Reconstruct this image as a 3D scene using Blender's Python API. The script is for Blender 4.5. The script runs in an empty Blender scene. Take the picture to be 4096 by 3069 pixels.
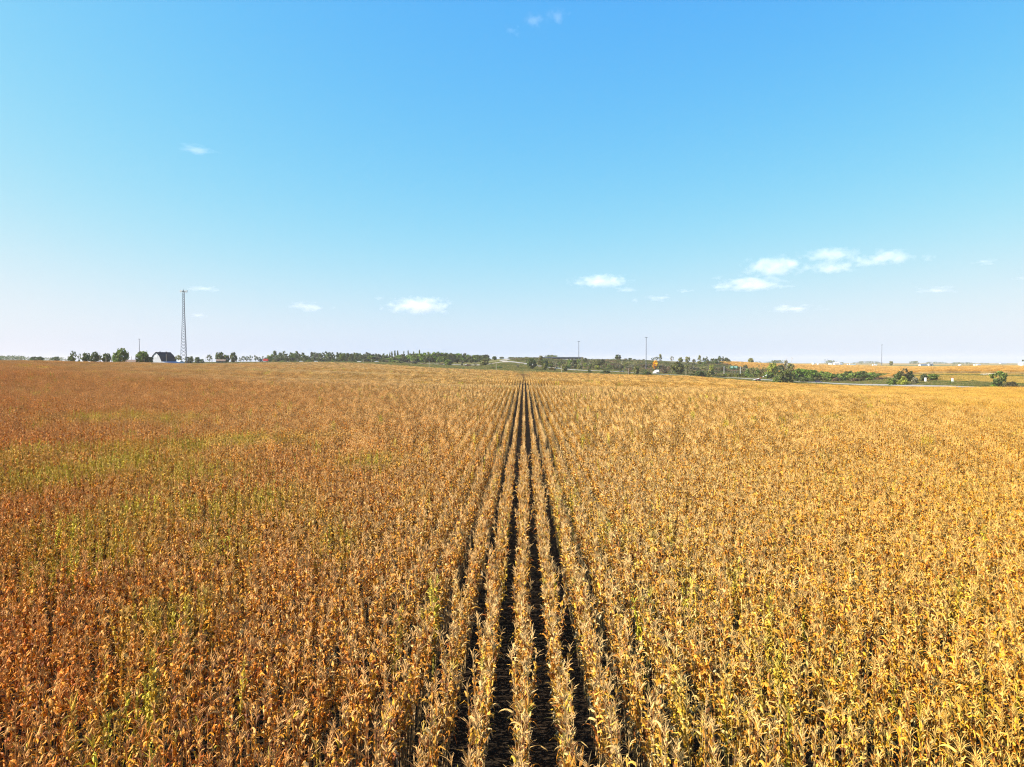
import bpy, math, random
import numpy as np
from mathutils import Vector, Matrix
random.seed(7); rng = np.random.default_rng(7)
SC = bpy.context.scene
COL = SC.collection
R = math.radians

# ------------------------------------------------------------------ camera, light, sky
CAM_Z = 9.2
FPX, CX, HY = 2840.0, 2048.0, 1451.0          # focal length in photo pixels, centre column, horizon row
YAW, PITCH = math.atan(49 / FPX), math.atan(83.5 / FPX)
cam = bpy.data.cameras.new('camera'); cam.sensor_width = 36; cam.lens = FPX / 4096 * 36
cam.clip_start = 0.3; cam.clip_end = 60000
co = bpy.data.objects.new('camera', cam); COL.objects.link(co)
co.location = (0, 0, CAM_Z); co.rotation_euler = (R(90) - PITCH, 0, YAW)
SC.camera = co

SUN_AZ, SUN_EL = R(-99), R(35)                # azimuth from +Y towards +X
sun = bpy.data.lights.new('sun', 'SUN'); sun.energy = 5.0; sun.angle = R(0.53); sun.color = (1.0, 0.92, 0.80)
so = bpy.data.objects.new('sun', sun); COL.objects.link(so)
sd = Vector((math.sin(SUN_AZ) * math.cos(SUN_EL), math.cos(SUN_AZ) * math.cos(SUN_EL), math.sin(SUN_EL)))
so.rotation_euler = sd.to_track_quat('Z', 'Y').to_euler(); so.location = (-60, 0, 80)

W = bpy.data.worlds.new('World'); SC.world = W; W.use_nodes = True
wt = W.node_tree; wt.nodes.clear()
sky = wt.nodes.new('ShaderNodeTexSky'); sky.sky_type = 'NISHITA'; sky.sun_disc = False
sky.sun_elevation = SUN_EL; sky.sun_rotation = SUN_AZ; sky.air_density = 1.0; sky.dust_density = 1.0; sky.ozone_density = 1.5
# the sky's colour response: one curve per channel for the whole dome (the photograph's vivid azure)
K = 0.24
sep = wt.nodes.new('ShaderNodeSeparateColor'); cmb = wt.nodes.new('ShaderNodeCombineColor'); wt.links.new(sky.outputs[0], sep.inputs[0])
def wmath(op, a, b=None):
    n = wt.nodes.new('ShaderNodeMath'); n.operation = op
    for k, v in enumerate((a, b)):
        if v is None: continue
        if hasattr(v, 'links'): wt.links.new(v, n.inputs[k])
        else: n.inputs[k].default_value = v
    return n.outputs[0]
for i, (gain, gam, top) in enumerate(((0.72, 1.50, 0.88), (0.89, 0.80, 0.96), (0.96, 0.0, 3.0))):
    y = wmath('MULTIPLY', wmath('POWER', wmath('MULTIPLY', sep.outputs[i], K), gam), gain)
    d = wmath('POWER', wmath('ADD', wmath('POWER', wmath('DIVIDE', y, top), 4.0), 1.0), 0.25)
    wt.links.new(wmath('DIVIDE', wmath('DIVIDE', y, d), K), cmb.inputs[i])
bg = wt.nodes.new('ShaderNodeBackground'); bg.inputs['Strength'].default_value = 0.0942
ow = wt.nodes.new('ShaderNodeOutputWorld')
wt.links.new(cmb.outputs[0], bg.inputs[0]); wt.links.new(bg.outputs[0], ow.inputs[0])

vs = SC.view_settings; vs.view_transform = 'Standard'; vs.look = 'None'; vs.exposure = 1.35; vs.gamma = 1.0; vs.use_curve_mapping = False
cy = SC.cycles; cy.max_bounces = 12; cy.diffuse_bounces = 1; cy.transmission_bounces = 4; cy.transparent_max_bounces = 6; cy.volume_bounces = 10
cy.use_denoising = True; cy.denoising_input_passes = 'RGB_ALBEDO_NORMAL'; cy.denoising_prefilter = 'NONE'; cy.pixel_filter_type = 'BLACKMAN_HARRIS'; cy.filter_width = 1.15
try: cy.denoiser = 'OPENIMAGEDENOISE'
except Exception: pass
cy.sample_clamp_indirect = 6.0

# ------------------------------------------------------------------ helpers
FW = np.array([-math.sin(YAW), math.cos(YAW)]); RT = np.array([math.cos(YAW), math.sin(YAW)])
def P(px, D):                                   # a bearing read off the photograph, and a distance -> ground plan position
    return FW * D + RT * ((px - CX) / FPX * D)
def ZY(py, D): return CAM_Z - (py - HY) / FPX * D
def M(px, D): return px / FPX * D              # photo pixels at a distance -> metres

def tag(o, label=None, cat=None, group=None, kind=None):
    if label: o['label'] = label
    if cat: o['category'] = cat
    if group: o['group'] = group
    if kind: o['kind'] = kind
    return o
def link(name, data, parent=None, loc=None):
    o = bpy.data.objects.new(name, data); COL.objects.link(o)
    if parent is not None: o.parent = parent
    if loc is not None: o.location = loc
    return o
def empty(name, loc, rz=0, label=None, cat=None, group=None):
    o = link(name, None, None, loc); o.rotation_euler = (0, 0, rz); o.empty_display_size = 0.5
    return tag(o, label, cat, group)

class MB:
    """collects faces for one mesh"""
    def __init__(s): s.v = []; s.f = []; s.c = []
    def add(s, vs, fs, col=None):
        b = len(s.v); s.v += [tuple(map(float, p)) for p in vs]; s.f += [tuple(b + i for i in f) for f in fs]
        s.c += [col if col is not None else (1, 1, 1)] * len(vs); return s
    def box(s, x0, y0, z0, x1, y1, z1, col=None):
        return s.add([(x0,y0,z0),(x1,y0,z0),(x1,y1,z0),(x0,y1,z0),(x0,y0,z1),(x1,y0,z1),(x1,y1,z1),(x0,y1,z1)],
              [(0,3,2,1),(4,5,6,7),(0,1,5,4),(1,2,6,5),(2,3,7,6),(3,0,4,7)], col)
    def tube(s, a, b, r0, r1=None, n=6, col=None, cap=True):
        a = Vector(a); b = Vector(b); r1 = r0 if r1 is None else r1
        d = (b - a); d.normalize(); u = d.orthogonal().normalized(); w = d.cross(u)
        vs = []
        for p, r in ((a, r0), (b, r1)):
            for k in range(n):
                t = 2 * math.pi * k / n; vs.append(p + u * (r * math.cos(t)) + w * (r * math.sin(t)))
        fs = [(k, (k + 1) % n, n + (k + 1) % n, n + k) for k in range(n)]
        if cap: fs += [tuple(range(n))[::-1], tuple(range(n, 2 * n))]
        return s.add(vs, fs, col)
    def lathe(s, prof, n=12, c=(0, 0, 0), col=None):
        vs = []
        for r, z in prof:
            for k in range(n):
                t = 2 * math.pi * k / n; vs.append((c[0] + r * math.cos(t), c[1] + r * math.sin(t), c[2] + z))
        fs = []
        for i in range(len(prof) - 1):
            for k in range(n): fs.append((i*n+k, i*n+(k+1)%n, (i+1)*n+(k+1)%n, (i+1)*n+k))
        fs.append(tuple(range(n))[::-1]); fs.append(tuple(range((len(prof)-1)*n, len(prof)*n)))
        return s.add(vs, fs, col)
    def prism(s, poly, y0, y1, col=None):        # poly in (x,z), extruded along y
        n = len(poly); vs = [(x, y0, z) for x, z in poly] + [(x, y1, z) for x, z in poly]
        fs = [(i, (i+1) % n, n + (i+1) % n, n + i) for i in range(n)] + [tuple(range(n))[::-1], tuple(range(n, 2*n))]
        return s.add(vs, fs, col)
    def mesh(s, name, mat, smooth=False):
        me = bpy.data.meshes.new(name); me.from_pydata(s.v, [], s.f)
        if any(c != (1, 1, 1) for c in s.c):
            a = me.color_attributes.new('Col', 'FLOAT_COLOR', 'POINT')
            a.data.foreach_set('color', np.array([(*c, 1.0) for c in s.c], dtype=np.float32).ravel())
        if mat: me.materials.append(mat)
        if smooth: me.polygons.foreach_set('use_smooth', [True] * len(me.polygons))
        me.update(); return me
    def build(s, name, mat, parent=None, loc=None, smooth=False):
        return link(name, s.mesh(name, mat, smooth), parent, loc)

# ------------------------------------------------------------------ materials
def new_mat(name):
    m = bpy.data.materials.new(name); m.use_nodes = True; t = m.node_tree
    return m, t, t.nodes['Principled BSDF'], t.nodes['Material Output']
def plain(name, col, rough=0.7, metal=0.0, var=0.18, scale=3.0, spec=0.3):
    m, t, b, o = new_mat(name)
    tc = t.nodes.new('ShaderNodeTexCoord'); n = t.nodes.new('ShaderNodeTexNoise'); n.inputs['Scale'].default_value = scale; n.inputs['Detail'].default_value = 5
    r = t.nodes.new('ShaderNodeMapRange'); r.inputs['To Min'].default_value = 1 - var; r.inputs['To Max'].default_value = 1 + var
    x = t.nodes.new('ShaderNodeMix'); x.data_type = 'RGBA'; x.blend_type = 'MULTIPLY'; x.inputs['Factor'].default_value = 1
    x.inputs['A'].default_value = (*col, 1)
    t.links.new(tc.outputs['Object'], n.inputs['Vector']); t.links.new(n.outputs[0], r.inputs[0]); t.links.new(r.outputs[0], x.inputs['B'])
    t.links.new(x.outputs['Result'], b.inputs['Base Color'])
    b.inputs['Roughness'].default_value = rough; b.inputs['Metallic'].default_value = metal; b.inputs['Specular IOR Level'].default_value = spec
    return m

def plant_mat(name, transl=0.3, rough=0.55, spec=0.35, obj_tint=False, corn=False):
    m, t, b, o = new_mat(name); L = t.links.new
    at = t.nodes.new('ShaderNodeAttribute'); at.attribute_name = 'Col'
    col = at.outputs['Color']
    def mix(kind, a, bb, f=None):
        x = t.nodes.new('ShaderNodeMix'); x.data_type = 'RGBA'; x.blend_type = kind
        if hasattr(a, 'links'): L(a, x.inputs['A'])
        else: x.inputs['A'].default_value = a
        if hasattr(bb, 'links'): L(bb, x.inputs['B'])
        else: x.inputs['B'].default_value = bb
        if f is None: x.inputs['Factor'].default_value = 1
        elif hasattr(f, 'links'): L(f, x.inputs['Factor'])
        else: x.inputs['Factor'].default_value = f
        return x.outputs['Result']
    oi = t.nodes.new('ShaderNodeObjectInfo')
    if obj_tint: col = mix('MULTIPLY', oi.outputs['Color'], col)
    if corn:
        g = t.nodes.new('ShaderNodeAttribute'); g.attribute_type = 'INSTANCER'; g.attribute_name = 'grn'
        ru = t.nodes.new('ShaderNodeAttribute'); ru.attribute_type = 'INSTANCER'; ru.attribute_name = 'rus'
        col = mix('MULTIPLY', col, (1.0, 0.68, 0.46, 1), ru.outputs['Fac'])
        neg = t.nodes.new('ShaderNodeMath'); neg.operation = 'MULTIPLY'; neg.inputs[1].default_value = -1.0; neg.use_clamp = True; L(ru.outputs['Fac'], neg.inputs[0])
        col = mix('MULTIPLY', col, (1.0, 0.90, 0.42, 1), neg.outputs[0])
        sep = t.nodes.new('ShaderNodeSeparateColor'); L(at.outputs['Color'], sep.inputs[0])
        br = t.nodes.new('ShaderNodeMapRange'); br.inputs['From Min'].default_value = 0.2; br.inputs['From Max'].default_value = 0.65
        br.inputs['To Min'].default_value = 0.6; br.inputs['To Max'].default_value = 1.15; L(sep.outputs[0], br.inputs[0])
        gc = mix('MULTIPLY', (0.45, 0.44, 0.024, 1), br.outputs[0])
        col = mix('MIX', col, gc, g.outputs['Fac'])
        rr = t.nodes.new('ShaderNodeMapRange'); rr.inputs['To Min'].default_value = 0.78; rr.inputs['To Max'].default_value = 1.18; L(oi.outputs['Random'], rr.inputs[0])
        col = mix('MULTIPLY', col, rr.outputs[0])
    L(col, b.inputs['Base Color']); b.inputs['Roughness'].default_value = rough; b.inputs['Specular IOR Level'].default_value = spec
    tr = t.nodes.new('ShaderNodeBsdfTranslucent'); L(col, tr.inputs['Color'])
    ms = t.nodes.new('ShaderNodeMixShader'); ms.inputs[0].default_value = transl
    L(b.outputs[0], ms.inputs[1]); L(tr.outputs[0], ms.inputs[2]); L(ms.outputs[0], o.inputs['Surface'])
    return m

MAT_CORN = plant_mat('dry_corn', 0.13, 0.55, 0.14, corn=True)
MAT_LEAF = plant_mat('foliage', 0.3, 0.6, 0.25, obj_tint=True)
MAT_GRASS = plant_mat('grass_blades', 0.3, 0.6, 0.2)
MAT_BARK = plain('bark', (0.10, 0.08, 0.06), 0.9, var=0.3)
MAT_DEAD = plain('bleached_bark', (0.45, 0.41, 0.36), 0.8)
MAT_WHITE = plain('white_paint', (0.8, 0.8, 0.78), 0.5, var=0.05)
MAT_WEATHER = plain('weathered_white_boards', (0.40, 0.41, 0.44), 0.8, var=0.35, scale=1.5)
MAT_SHINGLE = plain('dark_shingles', (0.030, 0.024, 0.026), 0.85, var=0.35, scale=2)
MAT_TIN = plain('pale_tin', (0.42, 0.45, 0.50), 0.45, 0.3, var=0.12)
MAT_BLUETIN = plain('blue_grey_tin', (0.16, 0.19, 0.26), 0.5, 0.3, var=0.2)
MAT_SIDING = plain('pale_siding', (0.52, 0.55, 0.58), 0.6, var=0.08)
MAT_STEEL = plain('galvanised_steel', (0.11, 0.12, 0.15), 0.6, 0.2, var=0.15)
MAT_DARKSTEEL = plain('dark_steel', (0.05, 0.055, 0.065), 0.5, 0.5)
MAT_CONC = plain('concrete', (0.27, 0.245, 0.21), 0.85, var=0.15, scale=0.3)
MAT_DARK = plain('dark_opening', (0.012, 0.012, 0.013), 0.9)
MAT_WOOD = plain('weathered_pole_wood', (0.42, 0.36, 0.29), 0.85, var=0.2)
MAT_RUBBER = plain('rubber', (0.02, 0.02, 0.02), 0.8)
MAT_GLASS = plain('dark_window_glass', (0.02, 0.025, 0.03), 0.15, spec=0.6)
MAT_NAVY = plain('navy_paint', (0.015, 0.02, 0.06), 0.3, spec=0.6)
MAT_RED = plain('red_paint', (0.45, 0.03, 0.025), 0.45)
MAT_GREENSIGN = plain('green_sign_sheet', (0.0, 0.22, 0.15), 0.5, var=0.05)
MAT_BROWNROOF = plain('brown_roof', (0.18, 0.12, 0.09), 0.85)
MAT_STONE = plain('pale_stone', (0.40, 0.36, 0.28), 0.85)
MAT_BROWNBRICK = plain('brown_siding', (0.16, 0.10, 0.075), 0.85)

# ------------------------------------------------------------------ terrain
CTRL = [  # bearing (photo column), distance, ground height
 (-1500,100,2),(-1500,250,7),(-1500,450,8),(-1500,1000,9),(-1500,3000,9),
 (0,40,.3),(0,90,1.6),(0,160,4.2),(0,240,6.7),(0,350,7.3),(0,600,8),(0,1000,9.2),(0,3000,10),
 (300,450,7.0),(500,120,1.4),(500,250,4.6),(600,520,6.6),(720,560,5.9),(650,900,9),
 (1000,120,.8),(1000,300,3.0),(1000,610,6.7),(1000,900,9.7),(1000,3000,10),
 (1400,120,.4),(1400,300,1.6),(1400,610,6.6),(1400,880,9.8),(1400,3000,11),
 (1717,610,2.8),(1700,300,.8),(1700,840,8.0),(1800,1500,11),(1800,3000,10),
 (2100,60,0),(2100,120,0),(2100,300,-.3),(2100,610,-.4),(1985,610,.5),(1960,800,6.9),
 (2246,610,-1.5),(2200,760,3.8),(2514,600,-3.2),(2514,300,-1.4),(2450,700,.3),
 (2744,580,-3.9),(2950,640,-4.8),(3000,520,-6.6),(3000,250,-1.8),
 (3300,470,-7.6),(3270,560,-6.6),(3300,200,-1.4),(3700,400,-6.8),(3700,470,-5.9),(3700,180,-1.4),
 (4096,120,-.6),(4096,360,-5.6),(4096,425,-5.6),(5500,100,-.5),(5500,360,-5),(5500,450,-4),
 (2048,10,0),(0,10,0),(4096,10,0),(2048,30,0),(4096,40,0),(-1500,10,0),(5500,10,0),(1000,40,.05),(3000,60,0),
 (2006,800,10.3),(2050,960,14.3),(2150,1000,15.2),(2260,1000,12),(2400,1000,12.8),(2600,1000,11),(2900,1000,8),
 (2260,1500,11),(2584,800,1.4),(2800,800,-.8),(3000,850,.4),(2700,680,-2.6),(2300,850,5.2),(2450,800,2.6),(2600,900,5.5),(2800,950,4.0),
 (3300,620,-5.6),(3300,760,-1.0),(3500,600,-5.0),(3300,900,1.2),(3150,600,-6.2),(3100,760,-2.5),(3000,700,-3.6),(3300,1400,3.3),(3660,570,0),(3900,530,.9),(4096,510,1.0),(5500,600,1.5),
 (3900,1100,-.2),(3900,2000,.8),(3900,3000,2.8),(3000,1400,3.2),(3000,3000,4),(5500,3000,3),(2400,3000,8),
 (3900,9000,2.9),(3000,9000,4),(2000,9000,8),(1000,9000,9),(0,9000,9),(-1500,9000,9),(5500,9000,3),
]
def _coord(X, Y):
    az = np.clip(np.arctan2(X, Y), -0.95, 0.95); d = np.maximum(np.hypot(X, Y), 8.0)
    return np.stack([az * 3.0, np.log(d)], -1)
_cp = np.array([P(a, d) for a, d, z in CTRL]); _cq = _coord(_cp[:, 0], _cp[:, 1]); _cz = np.array([z for a, d, z in CTRL])
def _tps(r2): return np.where(r2 > 1e-12, 0.5 * r2 * np.log(np.maximum(r2, 1e-12)), 0.0)
_n = len(CTRL)
_A = np.zeros((_n + 3, _n + 3)); _A[:_n, :_n] = _tps(((_cq[:, None] - _cq[None]) ** 2).sum(-1)) + np.eye(_n) * 0.0006
_A[:_n, _n] = 1; _A[:_n, _n+1:] = _cq; _A[_n, :_n] = 1; _A[_n+1:, :_n] = _cq.T
_w = np.linalg.solve(_A, np.concatenate([_cz, np.zeros(3)]))
def ground(X, Y):
    X = np.asarray(X, float); Y = np.asarray(Y, float); sh = X.shape; X = X.ravel(); Y = Y.ravel()
    out = np.empty(X.size)
    for i in range(0, X.size, 20000):
        q = _coord(X[i:i+20000], Y[i:i+20000])
        out[i:i+20000] = _tps(((q[:, None] - _cq[None]) ** 2).sum(-1)) @ _w[:_n] + _w[_n] + q @ _w[_n+1:]
    d = np.hypot(X, Y); k = np.clip((d - 70) / 120, 0, 1) * np.clip((590 - 380 * np.clip(np.arctan2(X, Y) / .55, 0, 1) - d) / 130, 0, 1)
    out += k * (0.6 * np.sin(Y * 2 * math.pi / 128 + X / 70 + 0.6) + 0.25 * np.sin(Y * 2 * math.pi / 61 - X / 55 + 2.0))
    return out.reshape(sh)
def gz(p): return float(ground(np.array([p[0]]), np.array([p[1]]))[0])

FIELD = [(-1500,4),(-1500,330),(0,340),(300,450),(600,520),(720,560),(900,600),(1400,612),(1717,612),(1985,612),(2246,610),(2514,600),(2744,582),(2850,560),(3000,520),(3300,470),(3700,400),(4096,362),(4600,320),(5500,280),(5500,4)]
FIELD_P = np.array([P(a, d) for a, d in FIELD])
FAR_CORN = [(2880,1000),(3060,800),(3300,660),(3480,600),(3660,572),(3900,535),(4096,512),(5200,520),(5200,1100),(3900,1050),(3500,1120),(3250,1200),(2880,1400)]
FAR_CORN_P = np.array([P(a, d) for a, d in FAR_CORN])
BEAN = [(3640,520),(3640,566),(3900,529),(4096,506),(5200,514),(5200,440),(4096,445),(3830,478)]
BEAN_P = np.array([P(a, d) for a, d in BEAN])
def inside(poly, X, Y):
    c = np.zeros(np.shape(X), bool); n = len(poly); j = n - 1
    for i in range(n):
        xi, yi = poly[i]; xj, yj = poly[j]
        if yi != yj:
            t = ((yi > Y) != (yj > Y)) & (X < (xj - xi) * (Y - yi) / (yj - yi) + xi); c ^= t
        j = i
    return c

def ground_mat():
    m, t, b, o = new_mat('land'); L = t.links.new
    at = t.nodes.new('ShaderNodeAttribute'); at.attribute_name = 'Col'
    ge = t.nodes.new('ShaderNodeNewGeometry')
    n1 = t.nodes.new('ShaderNodeTexNoise'); n1.inputs['Scale'].default_value = 0.09; n1.inputs['Detail'].default_value = 8; L(ge.outputs['Position'], n1.inputs['Vector'])
    n2 = t.nodes.new('ShaderNodeTexNoise'); n2.inputs['Scale'].default_value = 9.0; n2.inputs['Detail'].default_value = 6; L(ge.outputs['Position'], n2.inputs['Vector'])
    r = t.nodes.new('ShaderNodeValToRGB'); e = r.color_ramp.elements; e[0].position = 0.35; e[0].color = (0.62, 0.72, 0.55, 1); e[1].position = 0.66; e[1].color = (1.35, 1.2, 1.0, 1)
    L(n1.outputs[0], r.inputs[0])
    r2 = t.nodes.new('ShaderNodeMapRange'); r2.inputs['To Min'].default_value = 0.55; r2.inputs['To Max'].default_value = 1.45; L(n2.outputs[0], r2.inputs[0])
    x = t.nodes.new('ShaderNodeMix'); x.data_type = 'RGBA'; x.blend_type = 'MULTIPLY'; x.inputs['Factor'].default_value = 1; L(at.outputs['Color'], x.inputs['A']); L(r.outputs[0], x.inputs['B'])
    y = t.nodes.new('ShaderNodeMix'); y.data_type = 'RGBA'; y.blend_type = 'MULTIPLY'; y.inputs['Factor'].default_value = 1; L(x.outputs['Result'], y.inputs['A']); L(r2.outputs[0], y.inputs['B'])
    L(y.outputs['Result'], b.inputs['Base Color']); b.inputs['Roughness'].default_value = 0.95; b.inputs['Specular IOR Level'].default_value = 0.1
    bp = t.nodes.new('ShaderNodeBump'); bp.inputs['Distance'].default_value = 0.08; bp.inputs['Strength'].default_value = 0.6; L(n2.outputs[0], bp.inputs['Height']); L(bp.outputs[0], b.inputs['Normal'])
    return m
def build_ground():
    az = np.concatenate([np.arange(-180, -56, 6.0), np.arange(-56, 56.01, 0.5), np.arange(60, 180, 6.0)]) * math.pi / 180
    d = [0.5]
    while d[-1] < 9000: d.append(d[-1] * (1.02 if 250 < d[-1] < 1500 else 1.05) + 0.3)
    d = np.array(d); A, D = np.meshgrid(az, d); X = np.sin(A) * D; Y = np.cos(A) * D; Z = ground(X, Y)
    na, nd = len(az), len(d)
    v = np.stack([X, Y, Z], -1).reshape(-1, 3)
    i, j = np.meshgrid(np.arange(nd - 1), np.arange(na), indexing='ij'); j2 = (j + 1) % na
    f = np.stack([i*na+j, i*na+j2, (i+1)*na+j2, (i+1)*na+j], -1).reshape(-1, 4)
    me = bpy.data.meshes.new('ground'); me.from_pydata(v.tolist(), [], f[:, ::-1].tolist())
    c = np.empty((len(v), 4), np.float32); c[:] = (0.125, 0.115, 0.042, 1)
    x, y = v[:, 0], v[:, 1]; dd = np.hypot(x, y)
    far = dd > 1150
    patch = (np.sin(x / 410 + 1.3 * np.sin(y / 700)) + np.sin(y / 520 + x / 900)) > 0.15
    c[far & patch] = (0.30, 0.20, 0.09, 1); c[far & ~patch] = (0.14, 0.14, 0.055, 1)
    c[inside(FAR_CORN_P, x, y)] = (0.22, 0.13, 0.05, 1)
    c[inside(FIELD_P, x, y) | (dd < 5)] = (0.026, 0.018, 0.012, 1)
    a = me.color_attributes.new('Col', 'FLOAT_COLOR', 'POINT'); a.data.foreach_set('color', c.ravel())
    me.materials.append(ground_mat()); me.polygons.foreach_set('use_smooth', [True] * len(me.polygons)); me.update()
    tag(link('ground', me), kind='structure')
build_ground()

def drape_path(name, pts, width, mat, lift=0.12, step=8.0):
    """a strip that follows the land along a polyline of plan points"""
    pts = [np.array(p, float) for p in pts]; out = []
    for a, b in zip(pts[:-1], pts[1:]):
        n = max(1, int(np.hypot(*(b - a)) / step))
        for k in range(n): out.append(a + (b - a) * k / n)
    out.append(pts[-1]); c = np.array(out)
    for _ in range(12): c[1:-1] = (c[:-2] + 2 * c[1:-1] + c[2:]) / 4
    t = np.gradient(c, axis=0); t /= np.linalg.norm(t, axis=1)[:, None]; nrm = np.stack([-t[:, 1], t[:, 0]], -1)
    w = np.asarray(width, float) / 2
    zc = ground(c[:, 0], c[:, 1])
    rows = []
    for s in (-1, 1):
        e = c + nrm * w * s; z = np.maximum(zc, ground(e[:, 0], e[:, 1])) + lift
        for _ in range(6): z[1:-1] = np.maximum(z[1:-1], (z[:-2] + 2 * z[1:-1] + z[2:]) / 4)
        rows.append(np.column_stack([e, z]))
    mb = MB(); n = len(c)
    top = np.concatenate(rows); low = top - np.array([0, 0, 1.2])
    mb.add(np.concatenate([top, low]), [(i, i+1, n+i+1, n+i) for i in range(n-1)] + [(2*n+i, 2*n+i+1, i+1, i) for i in range(n-1)] + [(n+i, n+i+1, 3*n+i+1, 3*n+i) for i in range(n-1)])
    o = mb.build(name, mat); tag(o, kind='structure'); return c
ROAD = [(5200,300),(4600,345),(4096,393),(3880,425),(3700,460),(3270,560),(2950,640),(2700,672),(2450,700),(2200,760),(1960,800),(1700,840),(1400,880),(1000,900),(740,920),(0,950),(-900,980)]
road_c = drape_path('road', [P(a, d) for a, d in ROAD], 15, MAT_CONC, 0.25)
RAMP = [(2160,742),(2110,765),(2060,775),(2022,790),(2006,812),(2012,850),(2036,905),(2070,960),(2120,995),(2180,1004)]
SIDE_ROADS = [drape_path('ramp_road', [P(a, d) for a, d in RAMP], 9, MAT_CONC, 0.5)]
SIDE_ROADS.append(drape_path('overpass_road', [P(a, d) for a, d in [(2318,1004),(2400,1004),(2500,1006),(2600,1010),(2760,1020),(2920,1040)]], 10, MAT_CONC, 0.5))
drape_path('far_road', [P(a, d) for a, d in [(3000,1480),(3200,1440),(3400,1405),(3700,1400),(4200,1380),(4700,1350)]], 9, MAT_CONC, 0.3)
SIDE_ROADS.append(drape_path('lower_road', [P(a, d) for a, d in [(2300,890),(2420,880),(2560,872)]], 9, MAT_CONC, 0.3))

# ------------------------------------------------------------------ corn: leaf, tassel, stalk, ear shapes
PAL = [((.62,.335,.055),4.5),((.56,.240,.032),4.6),((.36,.125,.025),2.0),((.70,.47,.17),3.4),((.60,.335,.030),2.2),((.14,.055,.016),2.3)]
def pick_col(r):
    w = np.array([p[1] for p in PAL]); c = np.array(PAL[r.choice(len(PAL), p=w / w.sum())][0]); return c * r.uniform(.8, 1.2)
def leaf_arrays(r, nseg, strips, scale=1.0, wmul=1.0):
    L = r.uniform(.29, .55) * scale; Wd = r.uniform(.040, .086) * wmul
    th0 = R(r.uniform(60, 86)); thE = R(r.uniform(-95, -40)); pw = r.uniform(.7, 2.0)
    if r.random() < .2: thE = R(r.uniform(-10, 65))
    kink = r.uniform(.3, .65) if r.random() < .35 else 2.0
    tw = r.normal(0, 1.2); yw = r.normal(0, .5); curl = r.uniform(.15, .8); wav = r.uniform(0, .022)
    p = np.zeros(3); vs = []
    for i in range(nseg + 1):
        s = i / nseg; th = th0 + (thE - th0) * s ** pw; a = yw * s * s
        if s > kink: th = R(-78) + .25 * math.sin(11 * s)
        d = np.array([math.cos(th) * math.cos(a), math.cos(th) * math.sin(a), math.sin(th)])
        side = np.array([-math.sin(a), math.cos(a), 0.0]); nn = np.cross(d, side); t = tw * s
        sv = side * math.cos(t) + nn * math.sin(t); nv = -side * math.sin(t) + nn * math.cos(t)
        w = Wd / 2 * min(1, .45 + s * 3) * max(.04, (1 - s ** 2.0)) * (1 + r.uniform(-.3, .3))
        q = p + nv * wav * math.sin(s * 14)
        if strips == 2: vs += [q - sv * w - nv * w * curl, q, q + sv * w - nv * w * curl]
        else: vs += [q - sv * w, q + sv * w]
        p = p + d * L / nseg
    k = strips + 1; fs = []
    for i in range(nseg):
        for j in range(strips): fs.append((i*k+j, i*k+j+1, (i+1)*k+j+1, (i+1)*k+j))
    return np.array(vs), fs
def tassel_mb(r, mb, base, lean, n=10, col=(.62,.40,.16)):
    base = Vector(base)
    for k in range(n):
        a = r.uniform(0, 6.28); el = R(r.uniform(45, 85)) if k else R(88)
        L = r.uniform(.12, .24) if k else r.uniform(.24, .34)
        d = Vector((math.cos(a) * math.cos(el), math.sin(a) * math.cos(el), math.sin(el))) + Vector((lean[0], lean[1], 0))
        st = base + Vector((0, 0, r.uniform(0, .08))); mid = st + d * L * .55; end = mid + (d + Vector((math.cos(a), math.sin(a), -.6)) * .35) * L * .45
        c = tuple(np.array(col) * r.uniform(.7, 1.3))
        mb.tube(st, mid, .006, .007, 3, c, False); mb.tube(mid, end, .007, .002, 3, c, False)
def stalk_mb(r, mb, h, lean, n=5):
    pts = [Vector((lean[0] * s * s * h, lean[1] * s * s * h, s * h)) for s in (0, .35, .7, 1)]
    c = tuple(np.array((.48, .34, .16)) * r.uniform(.7, 1.15))
    rad = [.014, .013, .010, .005]
    for i in range(3): mb.tube(pts[i], pts[i+1], rad[i], rad[i+1], n, c, False)
    return lambda s: Vector((lean[0] * s * s * h, lean[1] * s * s * h, s * h))
def ear_mb(r, mb, at, az):
    d = Vector((math.cos(az), math.sin(az), -1.1 if r.random() < .6 else 1.2)).normalized()
    c = tuple(np.array((.62, .50, .28)) * r.uniform(.8, 1.1)); p = Vector(at); L = r.uniform(.19, .25)
    rr = [.012, .028, .030, .020, .004]
    for i in range(4): mb.tube(p + d * L * i / 4, p + d * L * (i+1) / 4, rr[i], rr[i+1], 6, c, False)

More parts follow.
